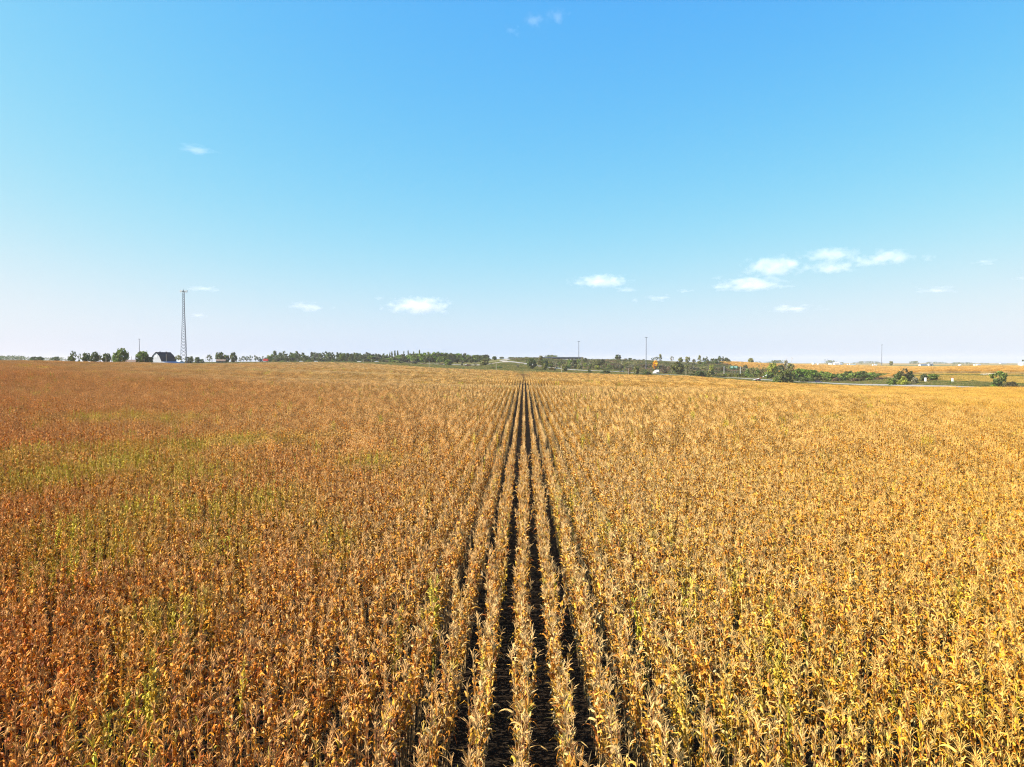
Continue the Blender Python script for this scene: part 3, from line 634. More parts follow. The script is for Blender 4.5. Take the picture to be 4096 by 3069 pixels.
for a in [
 ('wispy',1547,815,1440,30,GRY,'greyish shrub in front of the left end of the green wood'),
 ('shrub',1590,812,1438,52,OLV,'wide dull green shrub in front of the wood'),
 ('shrub',1648,808,1440,46,GRY,'greyish green shrub below the middle of the wood'),
 ('shrub',1696,805,1452,26,RUS,'reddish brown shrub in front of the wood, by the white pole'),
 ('wispy',1765,800,1452,40,RUS,'brownish shrub low in front of the wood'),
 ('broad',1793,800,1437,38,MDG,'dark green small tree in front of the wood'),
 ('wispy',1848,790,1441,28,GRY,'silvery shrub in front of the right half of the wood'),
 ('shrub',1873,785,1456,34,RUS,'reddish low shrub beside the silvery one'),
 ('wispy',1902,780,1452,28,GRY,'pale grey-brown shrub under the right end of the wood'),
 ('wispy',1925,780,1452,34,OLV,'loose pale shrub at the right foot of the wood'),
 ('broad',1938,785,1433,40,OLV,'olive tree at the right end of the wood, in front'),
 ('broad',1978,930,1424,22,DKG,'dark tree at the very right end of the wood, lower than the rest'),
 ('shrub',1970,800,1450,26,MDG,'green shrub right of the wood, above the road'),
 ('broad',2007,1060,1427,23,DKG,'small dark round tree left of the curving ramp'),
 ('broad',2040,1080,1428,16,DKG,'tiny round tree behind the top of the ramp'),
 ('shrub',1998,690,1463,28,MDG,'dark green bush just right of the white pole by the ramp'),
 ('wispy',1972,690,1467,22,RUS,'brown low bush just left of the white pole by the ramp'),
 ('wispy',2071,700,1456,28,GRY,'pale leafless-looking shrub between road and corn'),
 ('broad',2127,690,1433,42,DKG,'dark tall tree in front of the ramp embankment'),
 ('poplar',2163,745,1424,40,(.15,.14,.04),'yellowish poplar left of the bridge'),
 ('broad',2180,740,1436,32,DKG,'dark tree right of the yellowish poplar'),
 ('broad',2179,690,1452,20,OLV,'small olive tree at the corn edge left of the white car'),
 ('shrub',2210,690,1464,28,TAN,'yellow-brown shrub just left of the white car'),
 ('broad',2258,688,1455,34,OLV,'dark green shrub tree just right of the white car'),
 ('shrub',2358,660,1472,18,DKG,'little dark umbrella-shaped bush on the grass verge'),
 ('shrub',2422,655,1477,46,DKG,'long dark bush on the verge at the corn edge'),
 ('wispy',2516,650,1472,34,RUS,'purplish brown bush beside a white pole'),
 ('broad',2546,655,1461,26,OLV,'small upright green tree right of the purplish bush'),
 ('shrub',2585,645,1480,50,DKG,'dark bush below the tall light mast'),
 ('wispy',2660,700,1474,60,RUS,'brown thicket right of the tanker truck'),
 ('broad',2472,1030,1417,27,DKG,'round dark tree standing alone on the embankment skyline'),
 ('broad',2503,1060,1434,16,DKG,'first small dark tree right of the lone skyline tree'),
 ('broad',2520,1060,1432,18,DKG,'second small dark tree right of the lone skyline tree'),
 ('broad',2537,1060,1436,14,DKG,'third small dark tree right of the lone skyline tree'),
 ('broad',2575,1080,1437,10,DKG,'tiny dark tree just left of the tall light mast'),
 ('open',2612,1050,1430,20,DKG,'thin dark tree behind the golden one'),
 ('open',2627,1050,1428,22,DKG,'open dark tree behind the golden one'),
 ('poplar',2641,1050,1417,22,OLV,'slender grey-green poplar right of the golden tree'),
 ('open',2687,1060,1424,18,GRY,'thin half-bare tree on the skyline'),
 ('broad',2722,1050,1428,22,OLV,'rounded skyline tree above the big yellow-green tree'),
 ('broad',2750,1050,1425,24,OLV,'square-topped skyline tree right of the big yellow-green tree'),
 ('poplar',2798,1060,1422,24,OLV,'forked skyline tree at the left of the dark grove'),
 ('broad',2775,1060,1436,16,GRY,'greyish low tree on the skyline'),
 ('broad',2621,790,1440,25,GLD,'golden yellow autumn tree right of the tall mast'),
 ('broad',2712,690,1444,58,(.085,.095,.022),'big dark tree with yellowing left side at the corn edge'),
 ('wispy',2748,700,1458,28,OLV,'loose tree behind a white pole beside the big dark tree'),
 ('shrub',2795,640,1476,74,DKG,'big round dark bush at the corn edge'),
 ('shrub',2842,650,1468,36,OLV,'greenish bush right of the big round dark bush'),
 ('broad',2846,760,1457,22,YLG,'yellow-green small tree above the bushes'),
 ('broad',3003,1250,1430,26,OLV,'large lone tree on the far field beside the dust'),
 ('open',3035,880,1458,9,DKG,'tiny dark cedar standing in the far corn'),
 ('broad',2981,860,1459,20,DKG,'dark bush at the left end of the far corn'),
 ('broad',3090,690,1448,44,YLG,'pale yellow-green tree left in the big roadside clump'),
 ('broad',3120,700,1456,40,(.10,.12,.04),'grey-green tree in the middle of the roadside clump'),
 ('poplar',3143,700,1442,36,GRY,'silvery tree at the top of the roadside clump'),
 ('broad',3160,690,1450,36,OLV,'olive tree beside the bleached dead trees'),
 ('shrub',3075,640,1478,46,MDG,'mid green bush left in the big roadside clump'),
 ('broad',3135,545,1478,70,(.11,.135,.028),'dark green bush nearest the corn in the roadside clump'),
 ('broad',3165,560,1484,40,(.13,.14,.03),'dark olive bush at the right front of the roadside clump'),
 ('shrub',3105,550,1495,40,MDG,'green bush at the left front of the roadside clump'),
 ('dead',3148,690,1431,18,DKG,'bleached dead tree with thin twigs, the left of two'),
 ('dead',3166,690,1428,22,DKG,'bleached dead tree with bare white trunk, the right of two'),
 ('dead',2488,820,1438,18,DKG,'bare white dead tree in the brush left of the tall mast'),
 ('broad',3564,1500,1443,16,OLV,'lone rounded tree on the far right plain'),
 ('spreading',3617,505,1470,28,(.13,.11,.05),'brownish topped tree in the clump before the far corn'),
 ('broad',3600,508,1484,44,DKG,'dark tree left in the clump before the far corn'),
 ('broad',3642,505,1481,32,DKG,'dark tree right in the clump before the far corn'),
 ('shrub',3614,482,1499,42,YLG,'round yellow-green bush in front of the clump'),
 ('shrub',3570,487,1504,44,MDG,'green bush left of the round yellow-green bush'),
 ('shrub',3660,486,1500,28,GRY,'brownish bush right of the round yellow-green bush'),
 ('shrub',3696,498,1483,32,(.07,.085,.03),'round dark bush above the left white sign'),
 ('broad',3733,500,1493,50,MDG,'dark bushy tree right of the left white sign'),
 ('spreading',3998,425,1482,64,MDG,'tall irregular tree at the far right by the yellow field'),
 ('broad',3990,423,1512,40,DKG,'leafy lower part of a second tree under the irregular one'),
 ('shrub',4043,420,1518,50,(.10,.085,.035),'brown-green bush right of the irregular tree'),
 ('shrub',3941,432,1535,30,DKG,'small dark bush left of the irregular tree'),
 ('shrub',3975,421,1536,30,GRN,'bright green low bush at the foot of the irregular tree'),
 ('shrub',4090,418,1543,30,RUS,'brown scrub at the right edge of the photo'),
 ('broad',4090,1000,1437,14,DKG,'dark tree showing behind the grain bin'),
]:
    tree(*a, cat='shrub' if a[0] in ('shrub', 'wispy') else 'tree')
# dark grove on the skyline, brush belts and hedges
belt(9, 2810, 2925, [(2800,1432),(2835,1428),(2855,1436),(2875,1424),(2925,1436)], (1050, 1090), (16, 24), ['poplar', 'broad'], [DKG, DKG, BLG], 'dark tree of the skyline grove, %s from its left end', 'dark skyline grove', 'tree')
belt(12, 2790, 2925, [(2780,1444),(2925,1443)], (980, 1020), (18, 26), ['broad', 'shrub'], [OLV, MDG, DKG], 'olive bush along the foot of the skyline grove, %s from the left', 'bushes below the skyline grove')
belt(26, 2185, 2420, [(2185,1436),(2215,1444),(2260,1440),(2300,1434),(2335,1430),(2365,1440),(2420,1436)], (770, 870), (15, 24), ['wispy', 'poplar', 'wispy', 'broad'], [OLV, MDG, (.11,.12,.04), (.075,.085,.03), GRY], 'tall brush below the bridge, %s stem from the left', 'tall brush below the bridge')
belt(22, 2190, 2520, [(2190,1452),(2300,1450),(2400,1456),(2520,1462)], (755, 775), (18, 30), ['shrub', 'wispy'], [OLV, YLG, GRY, MDG, (.09,.10,.04)], 'lower brush along the road below the bridge, %s from the left', 'lower brush along the road')
belt(24, 2420, 2720, [(2400,1446),(2600,1456),(2720,1460)], (770, 880), (20, 34), ['wispy', 'shrub'], [RUS, GRY, (.12,.10,.055), OLV], 'brownish brush on the slope round the tall mast, %s from the left', 'brownish brush round the mast')
belt(10, 2050, 2140, [(2050,1441),(2090,1436),(2140,1434)], (860, 960), (14, 22), ['shrub', 'broad'], [DKG, MDG, OLV], 'dark shrub inside the curve of the ramp, %s from the left', 'shrubs inside the ramp curve')
belt(14, 2330, 2800, [(2330,1438),(2600,1445),(2800,1448)], (975, 1000), (18, 30), ['shrub', 'wispy'], [RUS, OLV, DKG], 'shrub on the face of the embankment, %s from the left', 'embankment shrubs')
belt(16, 2740, 2990, [(2740,1466),(2850,1464),(2990,1468)], (760, 850), (22, 36), ['wispy', 'shrub', 'broad'], [OLV, GRY, (.12,.11,.05), YLG], 'scrub behind the big round bush, %s from the left', 'scrub before the green signs')
belt(15, 2830, 3080, [(2830,1492),(2900,1490),(3080,1488)], (652, 672), (24, 34), ['shrub'], [GRN, (.10,.125,.02), MDG, (.15,.15,.025)], 'bright green bush in the low hedge behind the road, %s from the left', 'bright low hedge')
belt(16, 2990, 3100, [(2990,1470),(3100,1470)], (690, 740), (20, 32), ['wispy', 'shrub'], [OLV, (.13,.12,.05), MDG], 'olive scrub left of the big clump, %s from the left', 'olive scrub by the clump')
belt(24, 3165, 3570, [(3175,1474),(3220,1472),(3270,1484),(3330,1486),(3400,1484),(3460,1483),(3545,1494)], (588, 622), (40, 60), ['broad', 'shrub'], [MDG, GRN, MDG, (.10,.13,.028), GRN], 'green bush in the tall hedge along the road, %s from its left end', 'tall green hedge')
belt(15, 3180, 3560, [(3180,1500),(3300,1503),(3400,1505),(3560,1510)], (572, 586), (32, 46), ['shrub'], [RUS, DKG, (.09,.085,.03), MDG, (.13,.13,.03)], 'low shrub along the foot of the tall hedge, %s from its left end', 'shrubs at the hedge foot')
belt(8, 3660, 4096, [(3660,1462),(3780,1466),(4000,1468),(4096,1470)], (1150, 1200), (14, 26), ['shrub'], [DKG, OLV, RUS], 'low bush on the far edge of the second cornfield, %s from the left', 'bushes edging the far corn')
belt(2, 3862, 3895, [(3862,1460),(3895,1458)], (1150, 1170), (22, 26), ['broad'], [DKG], 'dark round bush in front of the distant farm, %s from the left', 'pair of dark bushes by the distant farm')
belt(5, 3780, 3930, [(3780,1522),(3930,1540)], (468, 480), (20, 40), ['wispy', 'shrub'], [MDG, GRN], 'low green shrub on the verge between sign and tree, %s from the left', 'verge shrubs right of the signs')

# far woods that read as masses
def woods(name, x0, x1, ytop, D, depth, color, label, n):
    r = np.random.default_rng(int(x0 + D)); mb = MB()
    for i in range(n):
        px = r.uniform(x0, x1); d = D + r.uniform(0, depth); p = P(px, d); z0 = gz(p); e = min(1, .45 + 3 * min(px - x0, x1 - px) / (x1 - x0)); h = max(2.5, (ZY(ytop, d) - z0) * e * r.uniform(.7, 1.08))
        for _ in range(42):
            q = np.array([p[0] + r.normal(0, h*.33), p[1] + r.normal(0, h*.33), z0 + h * (1 - r.random() ** 1.6 * .95)]); s = h * r.uniform(.05, .11)
            u = r.normal(size=3); u /= np.linalg.norm(u); w = np.cross(u, r.normal(size=3)); w /= np.linalg.norm(w); k = r.uniform(.7, 1.3)
            mb.add([q - u*s, q - w*s, q + u*s, q + w*s], [(0, 1, 2, 3)], (k, k, k))
    o = mb.build(name, MAT_LEAF); o.color = (*color, 1); tag(o, label, 'woods', kind='stuff')
woods('distant_woods', -60, 130, 1424, 1500, 200, BLG, 'hazy wood along the far left horizon', 70)
woods('distant_woods', 110, 285, 1431, 2200, 300, BLG, 'fainter second wood along the far left horizon', 60)
woods('distant_woods', 2182, 2228, 1423, 1500, 80, DKG, 'dark treetops showing above the bridge deck', 26)
woods('distant_woods', 2925, 3125, 1447, 2600, 300, BLG, 'hazy tree line behind the drifting dust', 60)
woods('distant_woods', 3085, 3132, 1442, 2000, 80, DKG, 'darker distant grove right of the dust', 22)
woods('distant_woods', 3412, 3532, 1446, 3200, 200, BLG, 'long hazy wood behind the right light mast', 60)
woods('distant_woods', 3638, 3674, 1445, 3200, 150, BLG, 'hazy rounded wood left of the pale blue sheds', 30)
woods('distant_woods', 3695, 3790, 1448, 3300, 200, BLG, 'hazy wood behind the pale blue sheds', 50)
woods('distant_woods', 3800, 3900, 1450, 2600, 200, BLG, 'grey wood round the distant white farm', 60)
woods('distant_woods', 3915, 3960, 1452, 2900, 150, BLG, 'small hazy grove right of the distant farm', 24)
woods('distant_woods', 4000, 4130, 1453, 4200, 200, BLG, 'thin hazy tree line at the far right', 40)
woods('distant_woods', 3300, 3345, 1441, 2500, 80, BLG, 'hazy clump among the distant white tanks', 14)
woods('distant_woods', 3362, 3376, 1449, 2500, 40, BLG, 'hazy bush right of the distant white sheds', 8)

# ------------------------------------------------------------------ grass, verge and bean plants
def tuft(seed, n, h, col, spread, w=.03):
    r = np.random.default_rng(seed); mb = MB()
    for _ in range(n):
        a = r.uniform(0, 6.28); x, y = r.normal(0, spread, 2); L = h * r.uniform(.5, 1.1); le = r.uniform(.1, .5); c = np.array(col) * r.uniform(.7, 1.35)
        s = np.array([-math.sin(a), math.cos(a), 0]) * w; b = np.array([x, y, 0]); t1 = b + np.array([math.cos(a)*le*L*.5, math.sin(a)*le*L*.5, L*.7]); t2 = b + np.array([math.cos(a)*le*L*1.2, math.sin(a)*le*L*1.2, L])
        mb.add([b - s, b + s, t1 + s*.8, t1 - s*.8, t2], [(0, 1, 2, 3), (3, 2, 4)], tuple(c))
    return mb.mesh('tuft', MAT_GRASS)
GT = proto_collection('tuft', [tuft(i, 60, .55, [(.18,.17,.04),(.12,.145,.030),(.30,.22,.075),(.10,.12,.024)][i % 4], .9, .05) for i in range(8)] + [tuft(20 + i, 70, .75, [(.48,.33,.07),(.42,.27,.06)][i % 2], .9, .07) for i in range(4)])
def verge():
    n = 60000; px = rng.uniform(500, 4300, n); t = rng.random(n)
    d0 = np.interp(px, [500,720,1400,2246,2744,3000,3300,3700,4096,4300], [560,562,614,612,585,523,473,403,365,352])
    d1 = np.interp(px, [500,1000,1400,1960,2450,2950,3270,3700,4096,4300], [960,930,900,840,740,690,640,520,470,450])
    d = d0 + (d1 - d0) * t; x = FW[0]*d + RT[0]*(px-CX)/FPX*d; y = FW[1]*d + RT[1]*(px-CX)/FPX*d
    ok = ~inside(FIELD_P, x, y) & ~inside(BEAN_P, x, y)
    # keep the road clear
    for i in range(0, len(road_c), 1): ok &= np.hypot(x - road_c[i, 0], y - road_c[i, 1]) > 9.5
    x, y = x[ok], y[ok]; sc = rng.uniform(.7, 1.6, x.size)
    o = scatter('verge_grass', GT, np.column_stack([x, y, ground(x, y)]), rng.integers(0, 8, x.size), rng.uniform(0, 6.28, x.size), sc, np.zeros(x.size), np.zeros(x.size)); tag(o, 'rough green and straw grass on the road verges', 'grass', kind='stuff')
    n = 26000; lo, hi = BEAN_P.min(0), BEAN_P.max(0); x = rng.uniform(lo[0], hi[0], n); y = rng.uniform(lo[1], hi[1], n); ok = inside(BEAN_P, x, y); x, y = x[ok], y[ok]
    g = vnoise(x, y, 9, 9); dd = x * FW[0] + y * FW[1]; up = np.interp((x * RT[0] + y * RT[1]) / dd * FPX + CX, [3640,3900,4096,5200], [566,529,506,514]) - dd
    var = np.where((g > .80) | ((up > 9) & (up < 19)), rng.integers(0, 8, x.size), rng.integers(8, 12, x.size))
    o = scatter('bean_plants', GT, np.column_stack([x, y, ground(x, y)]), var, rng.uniform(0, 6.28, x.size), rng.uniform(.6, 1.0, x.size), np.zeros(x.size), np.zeros(x.size)); tag(o, 'yellow bean crop on the slope behind the white signs', 'crop', kind='stuff')
verge()

# brush that covers the slopes round the bridge and the mast as one mass
def brush_mesh(seed, col):
    r = np.random.default_rng(seed); mb = MB(); c0 = np.array(col)
    for _ in range(9):
        a = r.uniform(0, 6.28); c = np.array([r.normal(0, .7), r.normal(0, .7), r.uniform(.3, 1.0)]); s = r.uniform(.35, .6); tone = r.uniform(.75, 1.3)
        for _ in range(11):
            d = r.normal(size=3); d /= np.linalg.norm(d); p = c + d * s * r.uniform(.4, 1); n_ = d * .8 + r.normal(size=3) * .5; u = np.cross(n_, r.normal(size=3)); u /= np.linalg.norm(u); w = np.cross(n_, u); w /= np.linalg.norm(w); q = s * r.uniform(.25, .5)
            mb.add([p - u*q, p - w*q*.7, p + u*q, p + w*q*.7], [(0, 1, 2, 3)], tuple(c0 * tone * r.uniform(.8, 1.25)))
    return mb.mesh('brush', MAT_GRASS)
BR = proto_collection('brush', [brush_mesh(40 + i, [(.17,.11,.065),(.15,.14,.04),(.075,.09,.022),(.19,.155,.08),(.11,.14,.03),(.05,.065,.018)][i % 6]) for i in range(12)])
def brush():
    n = 5200; px = rng.uniform(2040, 2995, n); d1 = np.interp(px, [2040,2200,2450,2700,2995],[1000,1015,1020,1015,960]); d0 = np.interp(px, [2040,2110,2200,2450,2700,2995],[840,800,790,728,700,672]); t = rng.random(n) ** .8; d = d0 + (d1 - d0) * t
    x = FW[0]*d + RT[0]*(px-CX)/FPX*d; y = FW[1]*d + RT[1]*(px-CX)/FPX*d; ok = rng.random(n) < .45 + .55 * (vnoise(x, y, 22, 12) > .42)
    for i in range(len(road_c)): ok &= np.hypot(x - road_c[i, 0], y - road_c[i, 1]) > 11
    for c in SIDE_ROADS:
        for i in range(len(c)): ok &= np.hypot(x - c[i, 0], y - c[i, 1]) > 8
    x, y, t = x[ok], y[ok], t[ok]; v = vnoise(x, y, 24, 14); var = np.clip(((v - .5) * 9 + 3 + rng.normal(0, .7, x.size)).astype(int), 0, 5) + 6 * rng.integers(0, 2, x.size)
    o = scatter('undergrowth', BR, np.column_stack([x, y, ground(x, y)]), var, rng.uniform(0, 6.28, x.size), rng.uniform(.6, 1.7, x.size), np.zeros(x.size), np.zeros(x.size)); tag(o, 'brown and olive brush covering the slopes round the bridge and the mast', 'brush', kind='stuff')
brush()

# ------------------------------------------------------------------ lattice tower
def tower():
    D = 690; p = P(739, D); zb = gz(p); H = ZY(1171, D) - zb; zk = ZY(1250, D) - zb
    t = empty('lattice_tower', (p[0], p[1], zb), R(8), 'tall steel lattice tower with antennas on top, beside the barn', 'tower')
    rb, rk, rt = M(15.5, D), M(5.6, D), M(4.8, D)
    def rad(z): return rb + (rk - rb) * z / zk if z < zk else rk + (rt - rk) * (z - zk) / (H - zk)
    def pt(i, z): a = R(205 + 120 * i); return Vector((rad(z) * math.cos(a), rad(z) * math.sin(a), z))
    for i in range(3):
        mb = MB(); mb.tube(pt(i, -.5), pt(i, zk), .21, .17, 6); mb.tube(pt(i, zk), pt(i, H + 1), .17, .13, 6); mb.build('leg', MAT_STEEL, t)
    z = 0.0; bays = [0.0]
    while z < H - 1: z += max(1.7, rad(z) * 1.02); bays.append(min(z, H))
    for a, b in zip(bays[:-1], bays[1:]):
        for i in range(3):
            j = (i + 1) % 3
            MB().tube(pt(i, a), pt(j, b), .105, n=4).build('brace', MAT_STEEL, t)
            MB().tube(pt(j, a), pt(i, b), .105, n=4).build('brace', MAT_STEEL, t)
    print('bays', len(bays))
    mb = MB(); c = Vector((0, 0, H + .6)); ring = [Vector((2.9*math.cos(R(60*k)), 2.9*math.sin(R(60*k)), H + .6)) for k in range(6)]
    for k in range(6): mb.tube(ring[k], ring[(k+1) % 6], .09, n=5); mb.tube(c, ring[k], .09, n=5)
    mb.tube((0, 0, H - 1), (0, 0, H + 3.6), .12, n=6); mb.build('platform', MAT_DARKSTEEL, t)
    for k in range(12):
        a = R(30 * k + 10); x, y = 3.15 * math.cos(a), 3.15 * math.sin(a)
        mb = MB(); mb.box(-.14, -.2, -.95, .14, .2, 1.05); mb.tube((-.2, 0, -1.1), (-.2, 0, 1.2), .05, n=5)
        o = mb.build('antenna', MAT_WHITE if k % 3 else MAT_DARKSTEEL, t, (x, y, H + 1.0)); o.rotation_euler = (0, 0, a)
    mb = MB(); mb.lathe([(.05, 0), (.75, .25), (.8, .3), (.05, .12)], 12); o = mb.build('dish', MAT_WHITE, t, (-1.6, -1.2, H + 1.2)); o.rotation_euler = (R(-80), 0, R(50))
tower()

# ------------------------------------------------------------------ masts and poles
def mast(px, ytop, D, label):
    p = P(px, D); zb = gz(p); h = ZY(ytop, D) - zb
    t = empty('light_mast', (p[0], p[1], zb), 0, label, 'light mast', 'tall highway light masts')
    MB().tube((0, 0, -.3), (0, 0, h), .46, .28, 8).build('pole', MAT_STEEL, t)
    mb = MB(); mb.lathe([(.3, 0), (1.0, .15), (1.0, .35), (.3, .6)], 10, (0, 0, h - .3)); mb.build('lowering_ring', MAT_DARKSTEEL, t)
    for k in range(6):
        a = R(60 * k); MB().box(-.32, -.25, -.2, .32, .25, .15).build('lamp', MAT_DARKSTEEL, t, (1.25 * math.cos(a), 1.25 * math.sin(a), h + .05))
mast(559, 1357, 950, 'tall light mast rising behind the broad green farm tree')
mast(2315, 1366, 900, 'tall light mast right of the bridge, second tallest in the middle')
mast(2584, 1350, 800, 'tallest light mast, left of the golden tree')
mast(3526, 1380, 1150, 'light mast standing in the far right cornfield')
def pole(px, ytop, D, label, r=.17, arm=False, mat=None):
    p = P(px, D); zb = gz(p); h = ZY(ytop, D) - zb
    t = empty('utility_pole', (p[0], p[1], zb), 0, label, 'utility pole', 'utility poles along the field edge')
    MB().tube((0, 0, -.4), (0, 0, h), r, r * .75, 8).build('shaft', mat or MAT_WOOD, t)
    mb = MB(); mb.box(-.9, -.06, h - .55, .9, .06, h - .43)
    for s in (-.8, .1, .8): mb.tube((s, 0, h - .43), (s, 0, h - .25), .04, n=6)
    if arm: mb.build('crossarm', mat or MAT_WOOD, t)
    else: MB().tube((0, 0, h), (0, 0, h + .25), .05, .03, 6).build('insulator', MAT_DARKSTEEL, t)
for px, yt, D, lab in [
 (401,1412,490,'pale pole left of the round farmstead trees'), (425,1424,480,'short pale pole between the two dark farmstead trees'), (447,1424,480,'thin pole beside the largest farmstead tree'), (527,1427,480,'short pole before the long white farm building'), (666,1418,548,'pale pole in front of the barn lean-to'),
 (757,1434,640,'thin pole just right of the tower foot'), (926,1424,640,'pole just right of the brown house'),
 (1189,1432,618,'pale pole at the field edge below the poplars'), (1453,1438,618,'pale pole at the field edge, left of the green wood'),
 (1717,1446,618,'pale pole at the field edge in front of the green wood'), (1985,1453,616,'pale pole at the field edge below the curving ramp'),
 (2246,1463,615,'pale pole at the field edge beside the white car'), (2514,1474,606,'pale pole at the field edge before the purplish bush'), (2744,1475,590,'pale pole at the field edge beside the big dark tree')]:
    pole(px, yt, D, lab)
for px, yt, D, lab in [(824,1428,800,'leftmost pole of the group by the highway left of the house'), (829,1430,800,'second pole of the group by the highway left of the house'), (847,1430,800,'third pole of the group by the highway left of the house'), (851,1431,800,'pole nearest the brown house in the highway group'), (2386,1436,960,'thin pale post on the embankment right of the bridge'), (1486,1436,910,'short pale post among the poplars'), (3705,1450,1500,'thin utility pole by the pale blue sheds')]:
    pole(px, yt, D, lab, .16, True)

# ------------------------------------------------------------------ buildings
def gable_house(name, px, D, L, Wd, hw, hr, rz, label, wall, roof, windows=0, door=None, base=None):
    """L along x, gables at both x ends"""
    p = P(px, D); t = empty(name, (p[0], p[1], gz(p) if base is None else base), rz, label, 'building')
    mb = MB(); prof = [(-Wd/2, -1), (Wd/2, -1), (Wd/2, hw), (0, hw + hr), (-Wd/2, hw)]
    n = 5; vs = [(-L/2, y, z) for y, z in prof] + [(L/2, y, z) for y, z in prof]
    mb.add(vs, [(0,1,2,3,4)[::-1], (5,6,7,8,9), (0,5,9,4)[::-1], (1,2,7,6)[::-1], (0,1,6,5)[::-1]][:]); mb.build('wall', wall, t)
    mb = MB(); o, th = .35, .12
    for s in (-1, 1):
        e = (s * (Wd/2 + o), hw - o * hr / (Wd/2)); r = (0, hw + hr)
        vs = [(-L/2-o, e[0], e[1]+.02), (L/2+o, e[0], e[1]+.02), (L/2+o, r[0], r[1]+.02), (-L/2-o, r[0], r[1]+.02)]; vs += [(a, b, c + th) for a, b, c in vs]
        mb.add(vs, [(0,1,2,3),(7,6,5,4),(0,4,5,1),(1,5,6,2),(2,6,7,3),(3,7,4,0)])
    mb.build('roof', roof, t)
    for k in range(windows):
        x = -L/2 + L * (k + .5) / windows
        f = MB().box(x-.6, -Wd/2-.08, hw*.4, x+.6, -Wd/2-.01, hw*.4+1.3).build('window', MAT_WHITE, t); MB().box(x-.48, -Wd/2-.10, hw*.4+.12, x+.48, -Wd/2-.085, hw*.4+1.18).build('pane', MAT_GLASS, f)
    if door: MB().box(door[0]-door[1]/2, -Wd/2-.06, -.2, door[0]+door[1]/2, -Wd/2-.01, door[2]).build('door', MAT_DARK, t)
    return t
def barn():
    D = 585; p = P(654, D); zb = gz(p) - .2
    t = empty('barn', (p[0], p[1], zb), R(-19), 'old gambrel-roofed barn with dark roof and low blue-grey lean-to', 'barn')
    k = M(1, D); zt = ZY(1410.5, D) - zb; L = 14.5                    # y axis runs along the ridge, x across
    W0 = 5.6; z1, z2, z3 = zt * .40, zt * .74, zt
    prof = [(-W0, -1), (W0, -1), (W0, z1), (W0 * .62, z2), (0, z3), (-W0 * .62, z2), (-W0, z1)]
    mb = MB(); mb.prism(prof, -L/2, L/2); w = mb.build('wall', MAT_WEATHER, t)
    mb = MB(); o = .5; pr = [(W0 + .35, z1 - .5), (W0 * .62 + .12, z2 + .1), (0, z3 + .12), (-W0 * .62 - .12, z2 + .1), (-W0 - .35, z1 - .5)]
    inn = [(x, z + .2) for x, z in pr]
    mb.prism(pr + inn[::-1], -L/2 - o, L/2 + o); r = mb.build('roof', MAT_SHINGLE, t)
    for y in (-L * .22, L * .22): MB().box(-.35, y - .4, z3 + .05, .35, y + .4, z3 + .75).build('ridge_vent', MAT_SHINGLE, r)
    # lean-to on the +x side
    for s, wl, nm in ((1, 9.0, 'lean_to'), (-1, 4.2, 'lean_to')):
        x0, x1 = W0 * s, (W0 + wl) * s; za, zb_ = z1 - .15, 1.75
        mb = MB(); vs = [(x0, -L/2, za), (x1, -L/2, zb_), (x1, L/2, zb_), (x0, L/2, za)]; vs += [(x, y, z - .18) for x, y, z in vs]
        mb.add(vs, [(0,1,2,3),(7,6,5,4),(0,4,5,1),(1,5,6,2),(2,6,7,3),(3,7,4,0)]); lr = mb.build('lean_to_roof', MAT_BLUETIN, t)
        mb = MB(); vs = [(x0 + .05 * s, -L/2 + .1, -1), (x1 - .2 * s, -L/2 + .1, -1), (x1 - .2 * s, -L/2 + .1, zb_ - .2), (x0 + .05 * s, -L/2 + .1, za - .25)]; vs += [(x, y + .15, z) for x, y, z in vs]
        mb.add(vs, [(0,1,2,3),(7,6,5,4),(0,4,5,1),(1,5,6,2),(2,6,7,3),(3,7,4,0)]); mb.build('lean_to_wall', MAT_WEATHER, t)
        for q in range(5):
            y = -L/2 + .6 + q * (L - 1.2) / 4; MB().box(x1 - .35 * s - .1, y - .1, -1, x1 - .35 * s + .1, y + .1, zb_ - .2).build('post', MAT_WOOD, t)
        MB().box(min(x1 - .3 * s, x1 - .1 * s), -L/2, zb_ - .32, max(x1 - .3 * s, x1 - .1 * s), L/2, zb_ - .19).build('fascia', MAT_WHITE, t)
    MB().box(-1.6, -L/2 - .12, z2 - 1.3, 1.6, -L/2 - .02, z2 + .9).build('hay_door', MAT_SIDING, t)
    MB().box(-2.8, -L/2 - .10, -.5, -.4, -L/2 - .02, 2.4).build('door', MAT_DARK, t)
    MB().box(W0 + 3.2, -L/2 - .02, 1.5, W0 + 4.2, -L/2 + .08, 2.2).build('window', MAT_DARK, t)
barn()
gable_house('shed', 716, 600, 9.2, 5.4, 2.9, 1.7, R(-38), 'small pale metal shed right of the barn', MAT_SIDING, MAT_TIN)
gable_house('farm_building', 545, 560, 16, 8, 2.6, 1.9, R(6), 'long white farm building with brown roof behind the broad green tree', MAT_WHITE, MAT_BROWNROOF, 4)
gable_house('farm_building', 345, 560, 8, 5, 2.4, .8, R(8), 'low white roofed shed below the farmstead trees', MAT_WHITE, MAT_WHITE)
gable_house('house', 885, 800, 9.5, 6, 2.6, 1.5, R(14), 'small brown house with white gable beside the highway', MAT_BROWNBRICK, MAT_BROWNROOF, 3)
gable_house('distant_building', 3345, 2400, 18, 10, 5, 2, R(5), 'white shed among the far right horizon buildings, between two tanks and the truck', MAT_WHITE, MAT_WHITE)
gable_house('distant_building', 3362, 2450, 10, 8, 4, 1.6, R(10), 'taller white shed at the right of the far horizon buildings', MAT_WHITE, MAT_TIN)
